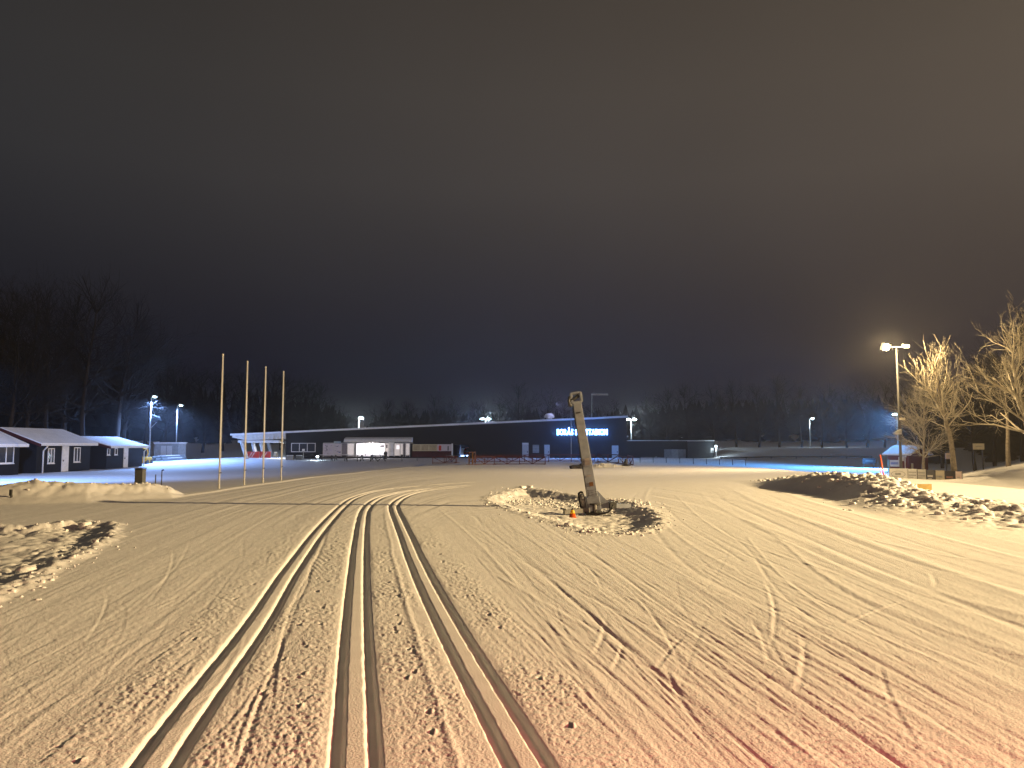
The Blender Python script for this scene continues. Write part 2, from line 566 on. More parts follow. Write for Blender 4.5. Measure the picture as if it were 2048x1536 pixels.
TL = [(303, 1536), (364, 1443), (444, 1341), (521, 1238), (570, 1155), (606, 1106), (641, 1058), (688, 1009), (715, 992), (766, 979), (866, 970), (976, 963), (1040, 960)]
TM = [(711, 1536), (711, 1335), (715, 1155), (722, 1058), (729, 1021), (741, 1006), (766, 992), (812, 982), (900, 973.5), (990, 967), (1040, 964.5)]
TR = [(1062, 1536), (945, 1335), (847, 1155), (805, 1058), (787, 1016), (790, 1006), (810, 992), (842, 982), (905, 976), (960, 971.5), (1010, 968)]
tracks = []
for T in (TL, TM, TR):
    g = gpx(T)
    g = np.vstack([g[0] + (g[0] - g[1]) / np.linalg.norm(g[0] - g[1]) * 6.5, g])
    tracks.append(catmull(g, 0.45))
ri = int(np.searchsorted(rad, 46))
r0 = 8
sx, sy = X[r0:ri, :NF], Yg[r0:ri, :NF]


def lateral(line):
    """signed offset (right positive) and arc length along a polyline"""
    best = np.full(sx.shape, 1e9, np.float32)
    u = np.zeros(sx.shape, np.float32)
    s = np.zeros(sx.shape, np.float32)
    L = 0.0
    for i in range(len(line) - 1):
        ax, ay = line[i]
        ex, ey = line[i + 1] - line[i]
        l = math.hypot(ex, ey)
        t = np.clip(((sx - ax) * ex + (sy - ay) * ey) / (l * l), 0, 1).astype(np.float32)
        dx, dy = sx - ax - t * ex, sy - ay - t * ey
        d = np.hypot(dx, dy)
        m = d < best
        best = np.where(m, d, best)
        u = np.where(m, np.where(dx * ey - dy * ex > 0, d, -d), u)
        s = np.where(m, L + t * l, s)
        L += l
    return u, s, L


UL, SL, LL = lateral(tracks[0])
UM, SM, LM = lateral(tracks[1])
UR, SR, LR = lateral(tracks[2])
h = H[r0:ri, :NF].copy()
fade = 1 - sst(20, 40, sy)                      # fine relief dies out with distance
inpit = np.clip(sst(-0.15, 0.1, sdpoly(sx, sy, PIT)) + sst(-0.15, 0.1, sdpoly(sx, sy, PIT2)) + sst(10.6, 11.2, sx), 0, 1)
fade = fade * (1 - inpit)
gro = np.zeros_like(h)
keep = np.ones_like(h)
smooth = np.ones_like(h)
for U, Sx, L in ((UL, SL, LL), (UM, SM, LM), (UR, SR, LR)):
    end = 1 - sst(L - 5, L - 0.5, Sx)
    nz_ = fbm(Sx * 9, U * 3, 62, 2)
    wob = 0.004 * fbm(Sx * 1.2, U * 0 + 3.1, 61, 2) + .004 * fbm(Sx * 11, U * 0 + 1.1, 63, 2) * fade
    for c in (-0.115, 0.115):
        d = np.abs(U - c + wob)
        gro -= 0.048 * (1 + .5 * sst(22, 34, sy)) * (1 - sst(0.022, 0.058 + .008 * nz_ * fade, d)) * end
        pass
    keep *= 1 - (1 - sst(0.17, 0.24, np.abs(U))) * end
# between-track rubble
inb = sst(-0.75, -0.45, UL) * (1 - sst(0.55, 0.95, UR)) * (1 - sst(20, 30, sy))
rub = 0.0072 * cell(sx * 23, sy * 23, 71) + 0.0078 * cell(sx * 42, sy * 42, 72) + 0.004 * fbm(sx * 60, sy * 60, 73, 2)
patch = np.clip(0.75 + 0.9 * fbm(sx * 1.3, sy * .8, 74, 3), 0.12, 1.25)
# corduroy left of the middle track
cord = 0.0032 * np.cos(2 * math.pi * UM / 0.027)
cm = np.exp(-((UM + 0.62) / 0.17) ** 2) * np.clip(0.5 + 1.3 * fbm(sx * 1.5, sy * .7, 75, 2), 0, 1)
h += fade * keep * inb * (rub * patch * (1 - .8 * cm) + cord * cm)
# pressed seam in the middle of each gap
h += .55 * fade * inb * (-0.016 * np.exp(-((UM + 0.70 + .03 * fbm(SM * .7, SM * 0, 76, 2)) / 0.022) ** 2) + 0.013 * np.exp(-((UM - 0.58 - .03 * fbm(SM * .6, SM * 0, 77, 2)) / 0.03) ** 2))
h += gro * np.clip(1 - inpit, 0, 1)
# right hand field: corduroy and long drag streaks parallel to the track
rf = sst(0.75, 1.15, UR) * fade * (1 - sst(12, 26, sy))
UX = (sx + .22 * (sy - 7)) / np.maximum(1 + .055 * (sy - 7), .3)      # fan of groomer passes
cr = 0.0030 * np.cos(2 * math.pi * UX / 0.027) * np.clip(0.3 + 1.8 * fbm(UX * 1.6, sy * 0.10, 81, 3), 0, 1)
st = 0.0022 * fbm(UX * 11, sy * 0.045, 82, 3) + 0.004 * fbm(UX * 2.4, sy * 0.03, 83, 2) + .0016 * fbm(UX * 30, sy * .2, 89, 2)
cl = 0.005 * cell(sx * 26, sy * 26, 84) * np.clip(fbm(UX * 2.0, sy * .25, 85, 3) * 2.2, 0, 1)
for c_, w_, a_ in ((1.15, .03, -.010), (1.55, .05, .008), (2.05, .025, -.012), (2.75, .04, .010), (3.2, .025, -.010), (3.9, .06, .012)):
    st += .5 * a_ * np.exp(-((UX - c_ - .05 * fbm(sy * .25, sy * 0 + c_, 80, 2)) / w_) ** 2)
fw_ = 1 - .72 * sst(1.8, 3.4, UX) * sst(6.5, 10, sy)
h += rf * (cr * (1 - sst(13, 19, sy)) * fw_ + st * fw_ + cl)
# outermost sweep: packed bands running along the mound
XB = sx - np.interp(sy, [3, 7, 15, 26, 40], [3.9, 4.6, 5.3, 6.6, 9.0])
bf = sst(-0.5, 0.6, XB) * fade
h += bf * (0.012 * fbm(XB * 1.1, sy * 0.05, 86, 2) + 0.004 * fbm(XB * 7, sy * 0.15, 87, 2))
for c_, w_, a_ in ((0.0, .10, .022), (0.55, .07, -.014), (1.5, .14, .026), (2.4, .08, -.012), (3.3, .12, .018)):
    h += .6 * bf * a_ * np.exp(-((XB - c_ - .12 * fbm(sy * .12, sy * 0, 88, 2)) / w_) ** 2)
# left field: brushed surface
lf = (1 - sst(-0.95, -0.6, UL)) * fade
h += lf * (0.0045 * fbm(UL * 9, SL * 0.08, 91, 3) + 0.002 * fbm(sx * 26, sy * 26, 92, 2) + 0.005 * fbm(UL * 1.6, SL * .12, 93, 2))
h += fade * keep * 0.0022 * fbm(sx * 48, sy * 48, 94, 2)
lb = np.exp(-((UL + 0.62) / 0.16) ** 2)
h += fade * lb * 0.007 * cell(sx * 24, sy * 24, 95)
H[r0:ri, :NF] = h
_a = np.clip(X / np.maximum(Yg, 1), -1.2, 1.2)
_s = Yg - np.interp(_a, _ba, _by)
_w = sst(16, 30, Yg) * (1 - sst(-1.5, 0.5, _s)) * (1 - sst(-42, -34, -Yg * 0 + _s * -1 - 34) * 0)
_w = _w * (1 - sst(5, 12, X))
H += _w * (0.014 * fbm(_s * 0.9, X * 0.04, 101, 3) + 0.008 * fbm(_s * 3.2, X * 0.06, 102, 2) + .05 * np.exp(-((_s + 1.6 + .4 * fbm(X * .1, X * 0, 103, 2)) / .35) ** 2) * (X < -2))
_w = sst(40, 60, Yg) * (1 - sst(100, 118, Yg))
H += _w * 0.04 * fbm(X * 0.25, Yg * 0.5, 104, 3)

# ski and pole scratches


def sweep(px, w, dep):
    """long curved groomer or ski line through points measured on the photograph"""
    pts = catmull(gpx(px), .5)
    rr, aa = np.hypot(pts[:, 0], pts[:, 1]), np.arctan2(pts[:, 0], pts[:, 1])
    pad = 4 * w
    i0, i1 = np.searchsorted(rad, rr.min() - pad), np.searchsorted(rad, rr.max() + pad) + 1
    j0, j1 = np.searchsorted(ang[:NF], aa.min() - pad / rr.min()), np.searchsorted(ang[:NF], aa.max() + pad / rr.min()) + 1
    x, y = X[i0:i1, j0:j1], Yg[i0:i1, j0:j1]
    best = np.full(x.shape, 1e9, np.float32)
    for k in range(len(pts) - 1):
        e = pts[k + 1] - pts[k]
        t_ = np.clip(((x - pts[k, 0]) * e[0] + (y - pts[k, 1]) * e[1]) / (e @ e), 0, 1)
        best = np.minimum(best, np.hypot(x - pts[k, 0] - t_ * e[0], y - pts[k, 1] - t_ * e[1]))
    nz_ = .75 + .5 * fbm(x * 3, y * 3, 111, 3)
    H[i0:i1, j0:j1] += dep * nz_ * np.exp(-(best / w) ** 2)


for px, w_, d_ in (
        ([(1380, 1160), (1500, 1212), (1650, 1268), (1850, 1330), (2048, 1385)], .30, .016),
        ([(1275, 985), (1262, 1003), (1288, 1035), (1345, 1105), (1420, 1165), (1560, 1225)], .05, -.012),
        ([(1300, 975), (1290, 1000), (1318, 1035), (1380, 1090), (1470, 1140)], .05, .012),
        ([(1560, 1080), (1610, 1125), (1700, 1185), (1850, 1248), (2048, 1315)], .07, .016),
        ([(1566, 1090), (1620, 1138), (1710, 1200), (1860, 1266), (2048, 1335)], .04, -.010),
        ([(1490, 1040), (1620, 1088), (1740, 1142), (1900, 1195), (2048, 1232)], .10, .018),
        ([(1500, 1052), (1630, 1105), (1750, 1160), (1900, 1212), (2048, 1252)], .05, -.010),
        ([(1400, 1060), (1500, 1112), (1570, 1160), (1700, 1235), (1950, 1330)], .025, -.010),
        ([(1430, 1050), (1500, 1100), (1535, 1160), (1600, 1222), (1645, 1252)], .025, -.010),
        ([(1495, 1075), (1540, 1130), (1610, 1195), (1720, 1262), (1880, 1325)], .025, .011),
        ([(1320, 1005), (1370, 1050), (1440, 1092), (1485, 1122)], .03, -.012),
        ([(1350, 990), (1400, 1035), (1480, 1085), (1560, 1110), (1680, 1150)], .03, .012),
        ([(1640, 1050), (1760, 1085), (1900, 1115), (2048, 1135)], .06, .014),
        ([(1600, 1040), (1750, 1100), (1900, 1150), (2048, 1180)], .05, -.010),
        ([(1000, 1155), (1120, 1225), (1300, 1330), (1500, 1440), (1640, 1536)], .035, .013),
        ([(1040, 1120), (1200, 1205), (1400, 1300), (1650, 1400), (1950, 1520)], .03, -.011),
        ([(960, 1060), (1060, 1130), (1180, 1230), (1300, 1340), (1420, 1470)], .03, -.012),
        ([(880, 1020), (950, 1080), (1050, 1190), (1150, 1300), (1330, 1536)], .04, .013)):
    sweep(px, w_, d_ * (.38 if px[0][0] < 1100 else .62))


def scratch(p, q, w, dep, bend=0.0, kd=.2):
    p, q = np.array(p, float), np.array(q, float)
    n = 7
    d = q - p
    nrm = np.array([-d[1], d[0]])
    t = np.linspace(0, 1, n)
    pts = p + t[:, None] * d + (4 * bend * t * (1 - t))[:, None] * nrm
    rr = np.hypot(pts[:, 0], pts[:, 1])
    aa = np.arctan2(pts[:, 0], pts[:, 1])
    if aa.min() < ang[0] or aa.max() > ang[NF - 1] or rr.min() < 3.4 or rr.max() > 33:
        return
    pad = 4 * w
    i0, i1 = np.searchsorted(rad, rr.min() - pad), np.searchsorted(rad, rr.max() + pad) + 1
    j0, j1 = np.searchsorted(ang[:NF], aa.min() - pad / rr.min()), np.searchsorted(ang[:NF], aa.max() + pad / rr.min()) + 1
    x, y = X[i0:i1, j0:j1], Yg[i0:i1, j0:j1]
    best = np.full(x.shape, 1e9)
    tt = np.zeros(x.shape)
    sg = np.zeros(x.shape)
    for k in range(n - 1):
        e = pts[k + 1] - pts[k]
        l2 = e @ e
        t_ = np.clip(((x - pts[k, 0]) * e[0] + (y - pts[k, 1]) * e[1]) / l2, 0, 1)
        dx, dy = x - pts[k, 0] - t_ * e[0], y - pts[k, 1] - t_ * e[1]
        dd = np.hypot(dx, dy)
        m = dd < best
        best[m] = dd[m]
        tt[m] = (k + t_[m]) / (n - 1)
        sg[m] = np.sign(dx * e[1] - dy * e[0])[m]
    dep *= kd
    w *= .8
    env = np.sin(np.pi * np.clip(tt, 0.0, 1.0)) ** 0.5
    H[i0:i1, j0:j1] += env * (-dep * np.exp(-(best / w) ** 2) + 0.55 * dep * np.exp(-((best - 1.8 * w) / (0.8 * w)) ** 2) * (sg > 0))


rg = np.random.RandomState(11)
for _ in range(520):                            # left of the tracks
    y0 = 4.4 + 17 * rg.rand() ** 1.5
    x0 = -1.0 - (0.35 + rg.rand() ** 0.8) * y0 * 0.42
    th = R(rg.normal(-6, 6)) if rg.rand() < .88 else R(rg.normal(0, 35))
    L = rg.uniform(.5, 3.6)
    scratch((x0, y0), (x0 + L * math.sin(th), y0 + L * math.cos(th)), rg.uniform(.010, .022) * (1 + y0 / 22), rg.uniform(.004, .010), rg.uniform(-.05, .05))
for _ in range(800):                            # right of the tracks
    y0 = 4.2 + 19 * rg.rand() ** 1.4
    x0 = 0.7 + rg.rand() * (y0 * 0.62) - 0.12 * (y0 - 4)
    th = math.atan(-.22 + .055 * (x0 + .22 * (y0 - 7)) / max(.3, 1 + .055 * (y0 - 7))) + R(rg.normal(0, 2.5)) if rg.rand() < .91 else R(rg.normal(8, 35))
    L = rg.uniform(1.5, 7.0)
    scratch((x0, y0), (x0 + L * math.sin(th), y0 + L * math.cos(th)), rg.uniform(.010, .024) * (1 + y0 / 22), rg.uniform(.004, .011), rg.uniform(-.04, .04))
for a_, b_, w_, d_ in (((1530, 1160), (1545, 1290), .03, .018), ((1605, 1270), (1592, 1390), .035, .016), ((1212, 1235), (1188, 1310), .03, .016), ((1375, 1138), (1520, 1100), .03, -.016), ((1500, 1235), (1540, 1330), .03, .015),
                       ((1255, 1175), (1365, 1335), .025, .016), ((1245, 1285), (1222, 1345), .025, .014), ((1680, 1250), (1830, 1195), .03, -.016), ((1310, 1345), (1370, 1270), .025, .014), ((1340, 1240), (1500, 1340), .03, .022),
                       ((215, 1190), (165, 1290), .02, .012), ((345, 1100), (300, 1200), .02, .014), ((380, 1080), (250, 1230), .02, .012), ((1860, 1145), (1872, 1175), .04, .016), ((1590, 1355), (1530, 1262), .03, .013),
                       ((1840, 1500), (1760, 1330), .025, .014), ((1170, 1130), (1205, 1180), .025, .012), ((460, 1536), (545, 1330), .022, .020), ((540, 1440), (640, 1120), .020, .022), ((1420, 1480), (1330, 1330), .025, .016)):
    scratch(onplane(*a_)[:2], onplane(*b_)[:2], w_, d_, 0.02, .29)
for U0 in (0, 1, 2):                            # pole holes beside the tracks
    ln = tracks[U0]
    for k in range(6, min(len(ln) - 2, 44)):
        if rg.rand() < .75:
            d = ln[k + 1] - ln[k]
            d = d / np.linalg.norm(d)
            n = np.array([d[1], -d[0]])
            c = ln[k] + n * (.36 + .16 * rg.rand()) * (1 if k % 2 else -1) + d * rg.normal(0, .1)
            scratch(c, c + d * .09 + n * .02, .016, .03, 0, 1.0)
            if rg.rand() < .4:
                scratch(c, c + d * .3 + n * rg.normal(0, .12), .012, .008, 0, 1.0)
V = np.stack([X, Yg, H], -1).reshape(-1, 3)
ii, jj = np.meshgrid(np.arange(NR - 1), np.arange(NA), indexing='ij')
j2 = (jj + 1) % NA
Q = np.stack([ii * NA + jj, ii * NA + j2, (ii + 1) * NA + j2, (ii + 1) * NA + jj], -1).reshape(-1, 4)[:, ::-1]
cv = np.array([[0, 0, float(H[0].mean())]])
V = np.vstack([V, cv])
ja = np.arange(NA)
Tq = np.stack([np.full(NA, NR * NA), (ja + 1) % NA, ja], -1)
gm = np_mesh('snow_ground', V, Q, M['snow'], True, Tq)
ground = bpy.data.objects.new('snow_ground', gm)
COL.objects.link(ground)
ground['kind'] = 'structure'

# ------------------------------------------------------------------ loose snow lumps (stuff)
phi = (1 + 5 ** .5) / 2
ICV = np.array([(-1, phi, 0), (1, phi, 0), (-1, -phi, 0), (1, -phi, 0), (0, -1, phi), (0, 1, phi), (0, -1, -phi), (0, 1, -phi), (phi, 0, -1), (phi, 0, 1), (-phi, 0, -1), (-phi, 0, 1)], float)
ICV /= np.linalg.norm(ICV[0])
ICF = np.array([(0, 11, 5), (0, 5, 1), (0, 1, 7), (0, 7, 10), (0, 10, 11), (1, 5, 9), (5, 11, 4), (11, 10, 2), (10, 7, 6), (7, 1, 8), (3, 9, 4), (3, 4, 2), (3, 2, 6), (3, 6, 8), (3, 8, 9), (4, 9, 5), (2, 4, 11), (6, 2, 10), (8, 6, 7), (9, 8, 1)])


def subdiv(v, f):
    v = [tuple(p) for p in v]
    cache, nf = {}, []

    def mid(a, b):
        k = (min(a, b), max(a, b))
        if k not in cache:
            p = (np.array(v[a]) + np.array(v[b])) / 2
            v.append(tuple(p / np.linalg.norm(p)))
            cache[k] = len(v) - 1
        return cache[k]
    for a, b, c in f:
        x, y, z = mid(a, b), mid(b, c), mid(c, a)
        nf += [(a, x, z), (b, y, x), (c, z, y), (x, y, z)]
    return np.array(v), np.array(nf)


IV1, IF1 = subdiv(ICV, ICF)


def lumps(name, spots, m):
    vs_, fs, n = [], [], 0
    for x, y, s in spots:
        z = gz(x, y)
        k = rg.normal(1, .13, len(IV1))
        d = np.sign(IV1) * np.abs(IV1) ** rg.uniform(.35, .75) * k[:, None] * s * .85
        d = d * rg.uniform(.65, 1.25, 3) * np.array([1, 1, .62])
        a = rg.uniform(0, 6.3)
        c, si = math.cos(a), math.sin(a)
        v = np.stack([d[:, 0] * c - d[:, 1] * si, d[:, 0] * si + d[:, 1] * c, d[:, 2]], -1) + np.array([x, y, z + s * rg.uniform(-.35, .3)])
        vs_.append(v)
        fs.append(IF1 + n)
        n += len(v)
    me = np_mesh(name, np.vstack(vs_), np.zeros((0, 4), np.int32), m, False, np.vstack(fs))
    o = bpy.data.objects.new(name, me)
    COL.objects.link(o)
    o['kind'] = 'stuff'
    return o


def edge_spots(P, n, spread, smin, smax, inward=0.3, sel=None):
    out = []
    m = len(P)
    while len(out) < n:
        i = rg.randint(m)
        t = rg.rand()
        p = P[i] * (1 - t) + P[(i + 1) % m] * t
        c = P.mean(0)
        dirn = (c - p) / np.linalg.norm(c - p)
        q = p + dirn * inward + rg.normal(0, spread, 2)
        if sel is None or sel(q):
            out.append((q[0], q[1], smin * (smax / smin) ** (rg.rand() ** 1.8)))
    return out


sp = edge_spots(PIT, 620, .26, .014, .060) + edge_spots(PIT, 260, .6, .015, .045, .8)
for _ in range(800):
    t = rg.rand()
    p = PIT[1] * (1 - t) + PIT[5] * t
    sp.append((p[0] + rg.normal(0, .35) + .3, p[1] + rg.normal(-1.2, .8), rg.uniform(.02, .06)))
sp += [(*onplane(1137, 1052)[:2], .16), (*onplane(1045, 975)[:2], .17), (*onplane(1060, 976)[:2], .14), (*onplane(1150, 1052)[:2], .10)]
lumps('pit_snow_lumps', sp, M['lump'])
sp = edge_spots(PIT2, 240, .28, .012, .055, .3, lambda q: q[1] > 8) + [(*onplane(170, 1048)[:2], .16), (*onplane(180, 1049)[:2], .13), (*onplane(52, 1135)[:2], .13), (*onplane(45, 1120)[:2], .10)]
lumps('kerbside_snow_lumps', sp, M['lump'])
sp = []
for _ in range(1300):
    y = 18.5 + 21 * rg.rand()
    top = rg.rand() < .6
    if y > 25.5:
        x = 12.5 + (rg.normal(0.35, .45) if top else rg.normal(2.2, .6))
        s = .03 + .10 * rg.rand() ** 2
    else:
        x = 12.4 + rg.normal(0.1, 1.15) + max(0, 22 - y) * .35
        s = .02 + .12 * rg.rand() ** 4
    sp.append((x, y, s))
lumps('mound_snow_lumps', sp, M['lump'])
sp = []
for _ in range(260):
    px = rg.uniform(-20, 350)
    p = onplane(px, np.interp(px, [0, 180, 350], [998, 994, 987]))
    sp.append((p.x + rg.normal(0, .2), p.y + rg.normal(-.3, .5), rg.uniform(.02, .06)))
lumps('berm_snow_lumps', sp, M['lump'])
sp = []
for _ in range(90):
    p = at(1215, 934, 64)
    sp.append((p.x + rg.normal(0, 1.2), 64 + rg.normal(0, .7), rg.uniform(.03, .12)))
lumps('heap_snow_lumps', sp, M['lump'])

# ------------------------------------------------------------------ long black building
BY = 110.0
K = BY / FOC


def bx_(px): return (px - 1024) * K
def bz_(py): return EYE + (889 - py) * K


bld = thing('stadium_building', 'long low black building with one-way sloping snow-edged roof and lit entrance', 'building', (bx_(900), BY, 0))
xl, xr = bx_(573), bx_(1253)
zl, zr = bz_(864.5), bz_(835)


def roofz(x): return zl + (zr - zl) * (x - xl) / (xr - xl)


GB = -0.35
# front wall in pieces around the passage (x 907..937)
pw0, pw1, ptop = bx_(906.5), bx_(937.5), bz_(889.5)
w = MB()
w.prism([(xl, BY, GB), (pw0, BY, GB), (pw0, BY, roofz(pw0)), (xl, BY, roofz(xl))], (0, 16, 0))
w.prism([(pw1, BY, GB), (xr, BY, GB), (xr, BY, roofz(xr)), (pw1, BY, roofz(pw1))], (0, 16, 0))
w.prism([(pw0, BY, ptop), (pw1, BY, ptop), (pw1, BY, roofz(pw1)), (pw0, BY, roofz(pw0))], (0, 16, 0))
w.build('wall', M['charcoal'], bld)
# roof slab with canopy at the left end
cl_x = bx_(464)
MB().prism([(cl_x, BY - .5, roofz(cl_x) - .14), (xr + .12, BY - .5, roofz(xr + .12) - .02), (xr + .12, BY - .5, roofz(xr + .12) + .24), (cl_x, BY - .5, roofz(cl_x) + .10)], (0, 17.5, 0)).build('roof', M['roofsnow'], bld)
zc = roofz(xl)
can = MB().prism([(cl_x + .3, BY - .45, roofz(cl_x) - .16), (xl + .0, BY - .45, zc - .16), (xl, BY - .45, zc - .95), (cl_x + 2.2, BY - .45, zc - 1.15), (cl_x + .25, BY - .45, zc - .75)], (0, 17.2, 0)).build('canopy', M['offwhite'], bld)
MB().bx(bx_(478), bx_(560), BY - .2, BY + 16, zc - 1.5, zc - 1.16).build('canopy_beam', M['white'], bld)
for px in (531, 540, 549, 557, 569):
    MB().box((bx_(px), BY - .55, zc - .86), (.13, .16, .34), ry=R(28)).build('rafter_end', M['white'], bld)
for pt, pb, Yc in (((483, 879), (494, 913), 109.6), ((505, 878), (514, 911), 114.5), ((521, 877), (529, 908), 119), ((536, 876), (544, 906), 123.5)):
    a = at(pt[0], pt[1], Yc)
    b = at(pb[0], pb[1], Yc)
    a.z = zc - 1.3
    b.z = gz(b.x, b.y) - .05
    MB().tube([b, a], .27, 10).build('column', M['white'], bld, smooth=True)
lamp('canopy_light', 'POINT', (bx_(552), BY + 3, zc - 1.6), 900, (0.80, 0.88, 1.0), .2)
lamp('canopy_end_light', 'POINT', (bx_(480), BY - 6, 4.5), 900, LED, .3)


def flat(x0, x1, z0, z1, y0, y1, name, m, parent):
    return MB().bx(x0, x1, y0, y1, z0, z1).build(name, m, parent)


def window(parent, px0, py0, px1, py1, panes, glassm, framem, Yp=BY, fw=.09, bars=()):
    x0, x1, z1, z0 = (px0 - 1024) * Yp / FOC, (px1 - 1024) * Yp / FOC, EYE + (889 - py0) * Yp / FOC, EYE + (889 - py1) * Yp / FOC
    f = MB()
    f.bx(x0, x1, Yp - .07, Yp - .003, z0, z0 + fw)
    f.bx(x0, x1, Yp - .07, Yp - .003, z1 - fw, z1)
    for i in range(panes + 1):
        x = x0 + fw / 2 + (x1 - x0 - fw) * i / panes
        f.bx(x - fw / 2, x + fw / 2, Yp - .068, Yp - .004, z0 + fw, z1 - fw)
    fr = f.build('window', framem, parent)
    for i in range(panes):
        a = x0 + fw + (x1 - x0 - fw) * i / panes
        b = x0 + (x1 - x0 - fw) * (i + 1) / panes
        MB().bx(a, b, Yp - .035, Yp - .02, z0 + fw, z1 - fw).build('pane', glassm[i] if isinstance(glassm, (list, tuple)) else glassm, fr)
    return fr


window(bld, 584, 886, 632.5, 904, 3, M['glass'], M['white'])
# entrance strip, x 648..906
ent = [(648, 669.5, M['poster']), (670, 684, M['poster']), (684.5, 696, M['postergrey']), (696.5, 709, M['litdim']), (714, 732, M['litwin']), (732.5, 746, M['litwin']), (746.5, 761, M['litwin']), (761.5, 771, M['litwin']), (771.5, 778, M['litdim']), (790, 801, M['litdim']), (801.5, 807, M['litdim']), (807.5, 812, M['postergrey']), (812.5, 820, M['litdim'])]
for a, b, m in ent:
    flat(bx_(a), bx_(b), bz_(912 if a < 790 else 911), bz_(887), BY - .05, BY - .004, 'entrance_pane', m, bld)
for a in (648, 669.7, 684.2, 696.2, 709.5, 713.3, 732.2, 746.2, 761.2, 771.2, 778.5, 789.5, 801.2, 807.2, 812.2, 820.3):
    flat(bx_(a) - .05, bx_(a) + .05, bz_(913), bz_(886.6), BY - .09, BY - .052, 'mullion', M['offwhite'], bld)
flat(bx_(648), bx_(827), bz_(886.6), bz_(885.6), BY - .10, BY - .004, 'head_rail', M['offwhite'], bld)
flat(bx_(669.5), bx_(683), bz_(886.5), bz_(882.5), BY - .25, BY - .005, 'vent_box', mat('pale blue box', (.42, .52, .56), .6), bld)
for k in range(26):        # print on the posters
    px, py = rnd.choice([(rnd.uniform(650, 667), rnd.uniform(889, 908)), (rnd.uniform(671, 682), rnd.uniform(890, 909))])
    flat(bx_(px), bx_(px + rnd.uniform(.8, 4)), bz_(py + rnd.uniform(.4, 1.5)), bz_(py), BY - .062, BY - .051, 'poster_print', M['print'] if rnd.random() < .8 else M['printblue'], bld)
for a, b, c, d in ((747.5, 753.5, 890.5, 893.5), (762.5, 769, 890.5, 894), (773, 776, 889, 896)):
    flat(bx_(a), bx_(b), bz_(d), bz_(c), BY - .07, BY - .051, 'notice', M['postergrey'], bld)
flat(bx_(778.8), bx_(789.4), bz_(911.5), bz_(882), BY - .35, BY - .005, 'porch_pillar', M['offwhite'], bld)
flat(bx_(783.5), bx_(788), bz_(911), bz_(889), BY - .40, BY - .355, 'door', M['doorgrey'], bld)
flat(bx_(794), bx_(799.5), bz_(898), bz_(891), BY - .12, BY - .06, 'wall_light', M['litwin'], bld)
# entrance roof with rounded front
prof = [(0, .0), (-.05, .12), (-.25, .30), (-.8, .48), (-1.6, .56), (-1.6, -.16), (0, -.16)]
er = MB().prism([(bx_(694), BY - 1.7 - (p[0] + 1.6) if False else BY - 1.75 - p[0] - 0.0, bz_(882.2) + p[1]) for p in prof], (bx_(826.5) - bx_(694), 0, 0))
er.build('entrance_roof', M['roofsnow'], bld)
flat(bx_(694) - .02, bx_(822), bz_(884), bz_(881.6), BY - 1.82, BY - 1.755, 'entrance_fascia', M['offwhite'], bld)
lamp('entrance_light', 'POINT', (bx_(745), BY - 1.0, 1.9), 130, (1.0, .93, .95), .15)
# brown kiosk window
flat(bx_(825.5), bx_(906), bz_(914), bz_(902.2), BY - .04, BY - .004, 'dark_dado', M['darkred'], bld)
window(bld, 826, 888.5, 875, 902, 3, M['litbrown'], mat('cream window frame', (.52, .46, .30), .6))
flat(bx_(875.3), bx_(904), bz_(902), bz_(888.5), BY - .05, BY - .004, 'mural_panel', M['poster'], bld)
flat(bx_(878), bx_(883), bz_(901), bz_(891), BY - .065, BY - .052, 'mural_figure', M['redpaint'], bld)
flat(bx_(895.5), bx_(898), bz_(901), bz_(892), BY - .065, BY - .052, 'mural_figure', M['wood'], bld)
flat(bx_(903.5), bx_(906.3), bz_(912), bz_(887), BY - .1, BY - .053, 'corner_post', M['white'], bld)
# doors in the gable part
for a, b, t, bb, top in ((1044.5, 1057, 885.5, 917, True), (1088.5, 1099, 889.5, 917, False), (1223, 1236, 891, 918.5, False)):
    d = flat(bx_(a), bx_(b), bz_(bb), bz_(t), BY - .07, BY - .004, 'door', M['doorgrey'], bld)
    MB().bx(bx_(b) - .22, bx_(b) - .12, BY - .13, BY - .072, .75, .95).build('handle', M['darksteel'], d)
    if top:
        flat(bx_(a), bx_(b), bz_(t) - .25, bz_(t) - .02, BY - .10, BY - .072, 'door_panel', M['white'], d)
flat(bx_(1065), bx_(1078), bz_(905.5), bz_(889.5), BY - .06, BY - .004, 'shutter', M['grey'], bld)
for k in range(5):
    flat(bx_(1065.3), bx_(1077.7), bz_(904.5 - 3 * k), bz_(903.9 - 3 * k), BY - .075, BY - .062, 'shutter_slat', M['doorgrey'], bld)
# roof furniture
cz = roofz(bx_(715))
MB().bx(bx_(711), bx_(718.5), BY + 3, BY + 3.5, cz, cz + .95).build('chimney', M['grey'], bld)
vx = bx_(1100)
vz = roofz(vx) + .1
MB().lathe((vx, BY + 2, vz), [(.42, 0), (.42, .38), (.72, .42), (.74, .58), (.62, .85), (.42, .98), (.12, 1.02)], 16).build('roof_vent', M['offwhite'], bld, smooth=False)
for px in (1045, 1250):
    MB().tube([(bx_(px), BY + 1, roofz(bx_(px))), (bx_(px), BY + 1, roofz(bx_(px)) + .5)], .04, 6).build('vent_pipe', M['steel'], bld)
for px in (1061, 1254.5):
    MB().box((bx_(px), BY - .08, bz_(843 if px < 1100 else 873)), (.16, .14, .22)).build('alarm_box', M['offwhite'], bld)

